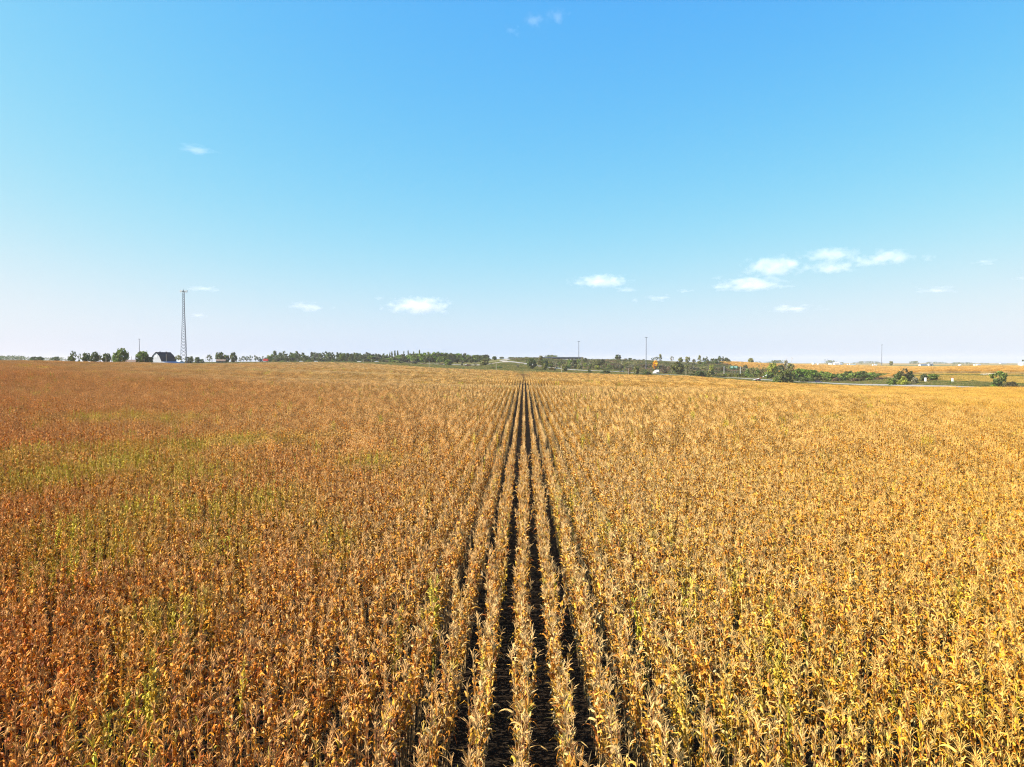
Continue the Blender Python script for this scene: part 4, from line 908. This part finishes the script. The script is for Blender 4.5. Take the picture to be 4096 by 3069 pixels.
gable_house('distant_building', 3321, 2420, 10, 8, 4, 2, R(-10), 'small pale shed left among the far horizon buildings', MAT_WHITE, MAT_TIN)
for i, px in enumerate((3253, 3272)):
    p = P(px, 2300); t = empty('storage_tank', (p[0], p[1], gz(p)), 0, ['larger white storage tank on the far right horizon', 'smaller white storage tank just right of the larger one'][i], 'tank', 'white tanks on the horizon')
    r = 4.6 - i; MB().lathe([(r, 0), (r, 5.6 - i)], 20).build('shell', MAT_WHITE, t); MB().lathe([(r + .1, 0), (.3, 1.1)], 20, (0, 0, 5.62 - i)).build('roof', MAT_TIN, t)
gable_house('distant_building', 3692, 1900, 20, 9, 3, 1.4, R(4), 'pale blue long shed on the far right plain', MAT_SIDING, MAT_BLUETIN)
gable_house('distant_building', 3720, 1920, 12, 9, 4, 1.6, R(8), 'second pale blue shed with dark doors beside the long one', MAT_SIDING, MAT_BLUETIN, 0, (0, 4, 3))
gable_house('distant_building', 3896, 2000, 6, 6, 2.6, 2.2, R(60), 'white farmhouse at the right end of the grey wood', MAT_WHITE, MAT_WHITE, 2)
gable_house('distant_building', 3913, 2100, 10, 7, 2.4, 1.2, R(0), 'low white shed right of the white farmhouse', MAT_SIDING, MAT_TIN)
gable_house('distant_building', 3838, 1800, 5, 5, 2.6, 1.6, R(20), 'tiny white shed left of the pair of dark bushes', MAT_WHITE, MAT_WHITE)
gable_house('distant_building', 3938, 1250, 3.0, 3.0, 2.4, 1.2, R(70), 'small white hut standing by the far corn at the right', MAT_WHITE, MAT_WHITE)
gable_house('distant_building', 4010, 3600, 30, 12, 3, 1.5, R(2), 'very faint long pale building on the right horizon', MAT_SIDING, MAT_TIN)
def grain_bin():
    D = 1000; p = P(4092, D); zb = gz(p); t = empty('grain_bin', (p[0], p[1], zb), 0, 'shiny silver grain bin cut by the right edge of the photo', 'grain bin')
    r = M(18, D); h = ZY(1452, D) - zb; mb = MB(); prof = []
    n = 14
    for i in range(n): z = h * i / n; prof += [(r, z), (r + .06, z + h / n * .5)]
    prof.append((r, h)); mb.lathe(prof, 28); mb.build('shell', plain('bright_zinc', (.62, .64, .66), .35, .6, var=.06), t)
    MB().lathe([(r + .2, 0), (r * .25, 2.2), (.4, 2.4)], 28, (0, 0, h + .02)).build('roof', MAT_TIN, t)
    MB().box(-.5, -r - .12, 0, .5, -r - .02, 2.1).build('door', MAT_TIN, t)
grain_bin()

# ------------------------------------------------------------------ bridge
def bridge():
    a, b = P(2168, 1004), P(2330, 1004); c = (a + b) / 2; L = float(np.hypot(*(b - a))); ang = math.atan2(b[1] - a[1], b[0] - a[0])
    z1 = ZY(1430.5, 1004); t = empty('bridge', (c[0], c[1], z1), ang, 'dark flat highway overpass above the brush in the middle', 'bridge')
    MB().box(-L/2, -5.2, -.55, L/2, 5.2, -.15).build('deck', MAT_CONC, t)
    for y in (-4.2, -1.4, 1.4, 4.2): MB().box(-L/2, y - .2, -2.0, L/2, y + .2, -.56).build('girder', MAT_DARKSTEEL, t)
    for s in (-1, 1):
        MB().box(-L/2, s * 5.2 - .2, -.14, L/2, s * 5.2 + .2, .75).build('parapet', MAT_BLUETIN, t)
    for x in (-L * .18, L * .16):
        for y in (-3.2, 0, 3.2): MB().tube((x, y, -9), (x, y, -2.5), .5, n=8).build('pier', MAT_CONC, t)
        MB().box(x - .6, -4.6, -2.5, x + .6, 4.6, -2.01).build('pier_cap', MAT_CONC, t)
    for s in (-1, 1):
        mb = MB(); mb.prism([(s * L * .33, -2.05), (s * L * .24, -7), (s * L * .45, -9), (s * L * .5, -2.05)], -5, 5); mb.build('abutment', MAT_CONC, t)
bridge()
def guardrail(name, pts, label):
    mb = MB(); prev = None; p0 = P(*pts[0]); t = empty(name, (p0[0], p0[1], gz(p0)), 0, label, 'guardrail'); b = Vector(t.location); n = 0
    mp = MB()
    for (x0, d0), (x1, d1) in zip(pts[:-1], pts[1:]):
        k = max(2, int(np.hypot(*(P(x1, d1) - P(x0, d0))) / 4))
        for i in range(k):
            p = P(x0 + (x1 - x0) * i / k, d0 + (d1 - d0) * i / k); q = Vector((p[0], p[1], gz(p) + .6)) - b
            mp.box(q.x - .08, q.y - .08, q.z - .9, q.x + .08, q.y + .08, q.z + .75)
            if prev is not None: mb.tube(prev, q + Vector((0, 0, .6)), .16, n=4)
            prev = q + Vector((0, 0, .6))
    mb.build('rail', MAT_STEEL, t); o = mp.build('posts', MAT_STEEL, t); o['kind'] = 'stuff'
guardrail('guardrail', [(2330, 998), (2420, 997), (2520, 1000), (2620, 1004)], 'long pale guardrail on the embankment right of the bridge')
guardrail('guardrail', [(2030, 925), (2070, 972), (2120, 1004), (2165, 1010)], 'guardrail along the top of the curving ramp')

# ------------------------------------------------------------------ vehicles
def wheels(t, xs, w, r):
    for x in xs:
        for s in (-1, 1):
            o = MB().tube((0, -.12, 0), (0, .12, 0), r, n=12).build('wheel', MAT_RUBBER, t, (x, s * (w / 2 - .12), r))
            MB().tube((0, s * .1, 0), (0, s * .135, 0), r * .55, n=10).build('rim', MAT_TIN, o)
def car(px, D, rz, paint, label, suv=False, name='car', cat='car'):
    p = P(px, D); z = gz(p) + .35; t = empty(name, (p[0], p[1], z), rz, label, cat)
    L, Wd, h = (4.9, 1.95, 1.8) if suv else (4.6, 1.85, 1.45); b = h * .55
    mb = MB(); mb.prism([(-L/2, .35), (L/2, .35), (L/2, b * .85), (L/2 - .15, b), (-L/2 + .1, b * 1.05), (-L/2, b * .9)], -Wd/2, Wd/2); mb.build('body', paint, t)
    x0, x1 = (-L/2 + .15, .9) if suv else (-L/2 + .5, .9)
    prof = [(x0, b * 1.03), (x1 + .35, b * 1.0), (x1 - .45, h), (x0 + (.25 if suv else .8), h)]
    mb = MB(); mb.prism(prof, -Wd/2 + .12, Wd/2 - .12); mb.build('cabin', MAT_GLASS, t)
    mb = MB(); mb.prism([(prof[3][0], h), (prof[2][0], h), (prof[2][0] - .05, h + .06), (prof[3][0] + .05, h + .06)], -Wd/2 + .1, Wd/2 - .1); mb.build('roof', paint, t)
    wheels(t, (-L * .3, L * .31), Wd, .34)
    for s in (-1, 1): MB().box(L/2 - .05, s * .65 - .2, b * .6, L/2 + .02, s * .65 + .2, b * .78).build('headlight', MAT_WHITE, t)
    return t
RD = R(-25)
car(3273, 556, R(-18), MAT_NAVY, 'dark blue car driving on the pale road at the right', True)
car(2229, 742, R(-22), MAT_WHITE, 'white car on the road between two bushes below the bridge')
car(2487, 692, R(158), MAT_DARKSTEEL, 'dark car half hidden by the purplish bush on the road')
for px, D, lab in [(805,918,'white car on the highway left of the brown house'), (908,905,'white car beside the brown house gable'), (1206,890,'white car on the highway between two round shrubs'), (1264,893,'white van-like car on the highway below the tall treeline'), (1437,872,'white car on the highway right of the round shrubs'), (1507,868,'white car at the left end of the green wood'), (1870,812,'small white car behind the silvery shrub'), (2690,985,'white car on the upper road above the big dark tree')]:
    car(px, D, R(-6), MAT_WHITE, lab)
def trailer_truck(px, D, rz, label, L=15, paint=MAT_WHITE, cab=MAT_WHITE, tank=False):
    p = P(px, D); z = gz(p) + .35; t = empty('truck', (p[0], p[1], z), rz, label, 'truck')
    if tank:
        o = MB().lathe([(.3, 0), (1.2, .35), (1.3, .8), (1.3, L * .62), (1.2, L * .62 + .45), (.3, L * .62 + .8)], 18).build('tank', MAT_WHITE, t, (L/2 - .5, 0, 2.35)); o.rotation_euler = (0, R(-90), 0)
        MB().box(-L * .18, -.9, .75, L/2 - .6, .9, 1.0).build('chassis', MAT_DARKSTEEL, t)
    else:
        MB().box(-L/2 + 2.6, -1.28, 1.1, L/2, 1.28, 4.0).build('trailer', paint, t); MB().box(-L/2 + 2.8, -.9, .75, L/2 - .2, .9, 1.09).build('chassis', MAT_DARKSTEEL, t)
    x = -L/2 - (1.2 if not tank else .2)
    mb = MB(); mb.prism([(x - 1.2, .6), (x + 2.2, .6), (x + 2.2, 3.2), (x + .2, 3.2), (x - .1, 2.0), (x - 1.2, 1.8)], -1.2, 1.2); mb.build('cab', cab, t)
    mb = MB(); mb.box(x + .2, -1.22, 2.1, x + 1.5, 1.22, 2.9); mb.build('window', MAT_GLASS, t)
    wheels(t, (x - .4, x + 2.0, L/2 - 2.6, L/2 - 1.4), 2.4, .5)
    return t
trailer_truck(3407, 1402, R(3), 'white semi truck trailer crossing the plain beyond the far corn')
trailer_truck(3500, 1404, R(3), 'small white truck right of the white semi truck', 7)
trailer_truck(2629, 690, R(-28), 'white tanker truck half hidden by bushes near the tall mast', 5.2, tank=True)
trailer_truck(1060, 896, R(-4), 'red and dark truck on the highway left of the tall treeline', 9, MAT_RED, MAT_NAVY)

# ------------------------------------------------------------------ signs, gate, stones
def road_sign(px, D, ytop, ybot, w, label, flags):
    p = P(px, D); zb = gz(p); t = empty('road_sign', (p[0], p[1], zb), R(-24), label, 'sign', 'white signs beside the road')
    z0, z1 = ZY(ybot, D) - zb, ZY(ytop, D) - zb; w = M(w, D) / 2
    MB().box(-w, -.03, z0, w, .03, z1).build('panel', MAT_WHITE, t)
    MB().box(-.08, .035, -.5, .08, .16, z1 - .1).build('post', MAT_WOOD, t)
    ht = z1 - z0
    mb = MB()
    for k, (a, b) in enumerate(((.62, .74), (.42, .52), (.24, .34))): mb.box(-w * .5, -.036, z0 + ht * a, w * (.5 - .15 * k), -.0305, z0 + ht * b)
    mb.build('lettering', MAT_SIDING, t)
    if flags:
        for s in (-1, 1):
            mb = MB(); mb.box(s * w * 1.0 - .22, -.02, z1 + .02, s * w * 1.0 + .22, .02, z1 + .42); mb.build('flag', MAT_RED, t)
road_sign(3702, 492, 1511, 1526, 7.2, 'white sign panel on a post beside the dark bushy tree, the left of two', False)
road_sign(3810, 472, 1513, 1531, 7.0, 'white sign panel with small red flags on its corners, the right of two', True)
def highway_sign():
    for px, w, lab in [(2927, 11, 'smaller green highway sign, left of the pair over the scrub'), (2942, 14, 'wider green highway sign with white lettering, right of the pair')]:
        D = 745; p = P(px, D); zb = gz(p); t = empty('highway_sign', (p[0], p[1], zb), R(-14), lab, 'sign', 'green highway signs')
        z0, z1 = ZY(1474, D) - zb, ZY(1464, D) - zb; hw = M(w, D) / 2
        MB().box(-hw, -.05, z0, hw, .05, z1).build('panel', MAT_GREENSIGN, t)
        for s in (-.6, .6): MB().tube((s * hw, .15, -.5), (s * hw, .15, z1 - .2), .10, n=6).build('post', MAT_STEEL, t)
        mb = MB(); h = z1 - z0
        for k in range(2):
            x = -hw * .7
            while x < hw * .6: l = random.uniform(.2, .5); mb.box(x, -.06, z0 + h * (.25 + .35 * k), min(x + l, hw * .75), -.052, z0 + h * (.42 + .35 * k)); x += l + .18
        mb.build('lettering', MAT_WHITE, t)
    for px, lab in [(2896, 'white post standing in the scrub left of the green signs'), (2961, 'white post standing in the scrub right of the green signs')]:
        p = P(px, 700); zb = gz(p); t = empty('signpost', (p[0], p[1], zb), 0, lab, 'post', 'white posts by the green signs')
        h = ZY(1467, 700) - zb; MB().tube((0, 0, -.3), (0, 0, h), .16, n=8).build('shaft', MAT_WHITE, t); MB().lathe([(.2, 0), (.2, .1), (.05, .25)], 8, (0, 0, h)).build('cap', MAT_WHITE, t)
highway_sign()
def auger():
    D = 555; p = P(3034, D); zb = gz(p); t = empty('crossing_gate', (p[0], p[1], zb), R(-8), 'red and white striped beam machine leaning up beside the road', 'barrier')
    z = lambda y: ZY(y, D) - zb
    a, b = Vector((M(-4, D), 0, z(1517))), Vector((M(31, D), 0, z(1502)))
    for i in range(7):
        MB().tube(a.lerp(b, i / 7), a.lerp(b, (i + 1) / 7), .20, n=8).build('beam_segment', [MAT_WHITE, MAT_RED, MAT_DARKSTEEL][0 if i in (0, 4, 6) else (1 if i in (2,) else 2)], t)
    MB().tube(Vector((M(-22, D), 0, z(1521))), Vector((M(4, D), 0, z(1513))), 0.16, n=8).build('lower_beam', MAT_WHITE, t)
    MB().tube(Vector((M(-14, D), .5, z(1520))), Vector((M(8, D), .5, z(1517))), .26, n=8).build('lower_beam', MAT_RED, t)
    mb = MB(); mb.box(M(-12, D), -.8, z(1522), M(10, D), .8, z(1518.5)); mb.build('base_frame', MAT_DARKSTEEL, t)
    for x in (-8, 6): o = MB().tube((0, -.95, 0), (0, .95, 0), .5, n=12).build('wheel', MAT_RUBBER, t, (M(x, D), 0, z(1521.5)))
    MB().lathe([(.1, 0), (.3, .1), (.3, .5), (.1, .6)], 10, tuple(b)).build('end_cap', MAT_WHITE, t)
auger()
def stones():
    r = np.random.default_rng(5)
    for i in range(22):
        px = 3924 + 62 * (i + r.uniform(0, .8)) / 22; D = 516 + r.uniform(-3, 3); p = P(px, D); s = r.uniform(.4, .8); mb = MB()
        vs, fs = [], []
        for a in range(3):
            for b in range(7): th = 2 * math.pi * b / 7; q = (.75, 1, .55)[a] * s * r.uniform(.75, 1.2); vs.append((q * math.cos(th), q * math.sin(th), (-.2, .4, 1.0)[a] * s))
        for a in range(2):
            for b in range(7): fs.append((a*7+b, a*7+(b+1) % 7, (a+1)*7+(b+1) % 7, (a+1)*7+b))
        fs.append(tuple(range(14, 21))); mb.add(vs, fs)
        o = mb.build('boulder', MAT_STONE, None, (p[0], p[1], gz(p) + .15))
        tag(o, 'pale boulder in the row below the far corn, %s from the left' % ordw(i + 1), 'boulder', 'row of pale boulders')
stones()

# ------------------------------------------------------------------ clouds, dust, haze
def cloud_mat(name, dens, seed, nscale, thr):
    m = bpy.data.materials.new(name); m.use_nodes = True; t = m.node_tree; t.nodes.clear(); L = t.links.new
    o = t.nodes.new('ShaderNodeOutputMaterial'); v = t.nodes.new('ShaderNodeVolumePrincipled'); v.inputs['Color'].default_value = (1, 1, 1, 1); v.inputs['Anisotropy'].default_value = 0.0
    tc = t.nodes.new('ShaderNodeTexCoord')
    oi = t.nodes.new('ShaderNodeObjectInfo')
    mp = t.nodes.new('ShaderNodeVectorMath'); mp.operation = 'MULTIPLY'; mp.inputs[1].default_value = nscale; L(tc.outputs['Object'], mp.inputs[0])
    ns = t.nodes.new('ShaderNodeTexNoise'); ns.noise_dimensions = '4D'; ns.inputs['Detail'].default_value = 5; ns.inputs['Roughness'].default_value = .55; ns.inputs['Scale'].default_value = 1
    ml = t.nodes.new('ShaderNodeMath'); ml.operation = 'MULTIPLY'; ml.inputs[1].default_value = 57; L(oi.outputs['Random'], ml.inputs[0]); L(ml.outputs[0], ns.inputs['W'])
    L(mp.outputs[0], ns.inputs['Vector'])
    # soft ellipsoid, flat below: object space -1..1
    sp = t.nodes.new('ShaderNodeSeparateXYZ'); L(tc.outputs['Object'], sp.inputs[0])
    zz = t.nodes.new('ShaderNodeMapRange'); zz.inputs['From Min'].default_value = -1; zz.inputs['From Max'].default_value = 1; zz.inputs['To Min'].default_value = -.75; zz.inputs['To Max'].default_value = 1.0; L(sp.outputs[2], zz.inputs[0])
    cb = t.nodes.new('ShaderNodeCombineXYZ'); L(sp.outputs[0], cb.inputs[0]); L(sp.outputs[1], cb.inputs[1]); L(zz.outputs[0], cb.inputs[2])
    ln = t.nodes.new('ShaderNodeVectorMath'); ln.operation = 'LENGTH'; L(cb.outputs[0], ln.inputs[0])
    a = t.nodes.new('ShaderNodeMath'); a.operation = 'MULTIPLY_ADD'; a.inputs[1].default_value = -1.05; a.inputs[2].default_value = thr - 1.35; L(ln.outputs['Value'], a.inputs[0])
    b = t.nodes.new('ShaderNodeMath'); b.operation = 'MULTIPLY_ADD'; b.inputs[1].default_value = 2.7; L(ns.outputs[0], b.inputs[0]); L(a.outputs[0], b.inputs[2])
    fl = t.nodes.new('ShaderNodeMapRange'); fl.inputs['From Min'].default_value = -1; fl.inputs['From Max'].default_value = -.72; L(sp.outputs[2], fl.inputs[0])
    c = t.nodes.new('ShaderNodeMapRange'); c.inputs['From Min'].default_value = 0; c.inputs['From Max'].default_value = .8; c.inputs['To Max'].default_value = dens; L(b.outputs[0], c.inputs[0])
    d = t.nodes.new('ShaderNodeMath'); d.operation = 'MULTIPLY'; L(c.outputs[0], d.inputs[0]); L(fl.outputs[0], d.inputs[1])
    L(d.outputs[0], v.inputs['Density']); L(v.outputs[0], o.inputs['Volume'])
    return m
CL_D = cloud_mat('cumulus_vapour', .0038, 1, (3.8, 2.6, 1.5), .72)
CL_F = cloud_mat('thin_vapour', .0032, 2, (2.8, 2.0, 1.5), .50)
box_cloud = MB().box(-1, -1, -1, 1, 1, 1)
BASE_ALT = 900.0
CLOUDS = [  # photo box of each cloud, density class, label
 (2300,2510,1100,1153,0,'flat-based white cloud with a bump on its left, above the right of the middle'), (2440,2556,1145,1172,1,'faint scrap of cloud under the right end of the flat-based cloud'),
 (2520,2560,1190,1214,1,'tiny faint puff left of a small low cloud'), (2565,2700,1178,1210,1,'small thin low cloud right of the tiny faint puff'), (2700,2775,1153,1175,1,'small cloud alone between the two larger cloud groups'),
 (2868,3110,1106,1166,0,'bright flat-based cloud lowest in the large right cloud group'), (3090,3190,1138,1158,1,'thin grey tail at the right of the lowest group cloud'),
 (2990,3205,1024,1110,0,'slanting cloud above the bright flat-based one'), (3228,3410,992,1052,0,'brightest upper cloud of the right group'), (3245,3400,1046,1096,0,'cloud tucked below the brightest upper one'),
 (3425,3612,1004,1068,0,'rightmost large cloud of the right group'), (3370,3490,1018,1062,1,'thin link between the two highest clouds of the right group'), (3675,3735,1014,1054,1,'small puff right of the large cloud group'), (3880,3985,1036,1065,1,'small flat cloud near the right edge'),
 (3650,3815,1142,1179,1,'thin wide cloud low on the right'), (3060,3270,1216,1254,1,'lowest thin cloud under the large right group'), (4040,4110,1104,1124,1,'faint wisp at the right edge'),
 (750,895,1140,1174,1,'thin cloud just right of the lattice tower top'), (762,832,1250,1274,1,'faint puff right of the lattice tower, lower down'), (1150,1320,1204,1252,1,'very faint cloud scraps left of the middle'),
 (1498,1540,1180,1206,1,'tiny faint puff left of the ragged cloud'), (1568,1788,1188,1260,0,'ragged cloud above the green wood, left of the middle'),
 (715,885,585,632,2,'faint streak of cloud high on the left'), (2005,2090,110,172,2,'left of three faint puffs at the top'), (2085,2185,62,142,2,'middle and clearest of three faint puffs at the top'), (2170,2275,36,128,2,'right of three faint puffs at the top')]
CL_H = cloud_mat('faint_vapour', .0022, 3, (2.2, 2.0, 1.8), .45)
me_cl = [box_cloud.mesh('cloud', m) for m in (CL_D, CL_F, CL_H)]
for x0, x1, y0, y1, k, lab in CLOUDS:
    el = (HY - y1) / FPX; D = BASE_ALT / el if k < 2 else 2600 / el; D = min(D, 15000)
    px = (x0 + x1) / 2; p = P(px, D); z0, z1 = ZY(y1, D), ZY(y0, D); w = M(x1 - x0, D) / 2 * 1.45; zc = (z0 + z1) / 2 + (z1 - z0) * .06; hh = (z1 - z0) / 2 * 1.15
    o = link('cloud', me_cl[k], None, (p[0], p[1], zc)); o.scale = (w, w * .7, hh); o.rotation_euler = (0, 0, -math.atan2(p[0], p[1]))
    tag(o, lab, 'cloud', 'white clouds in the sky')

def haze():
    m = bpy.data.materials.new('haze_air'); m.use_nodes = True; t = m.node_tree; t.nodes.clear()
    o = t.nodes.new('ShaderNodeOutputMaterial'); v = t.nodes.new('ShaderNodeVolumePrincipled'); v.inputs['Color'].default_value = (.87, .82, .78, 1); v.inputs['Density'].default_value = 0.75e-4; v.inputs['Anisotropy'].default_value = 0.0
    t.links.new(v.outputs[0], o.inputs['Volume'])
    tag(MB().box(-9400, -9400, -16, 9400, 9400, 82).build('haze', m), 'thin pale haze over the whole plain', 'haze', kind='stuff')
haze()
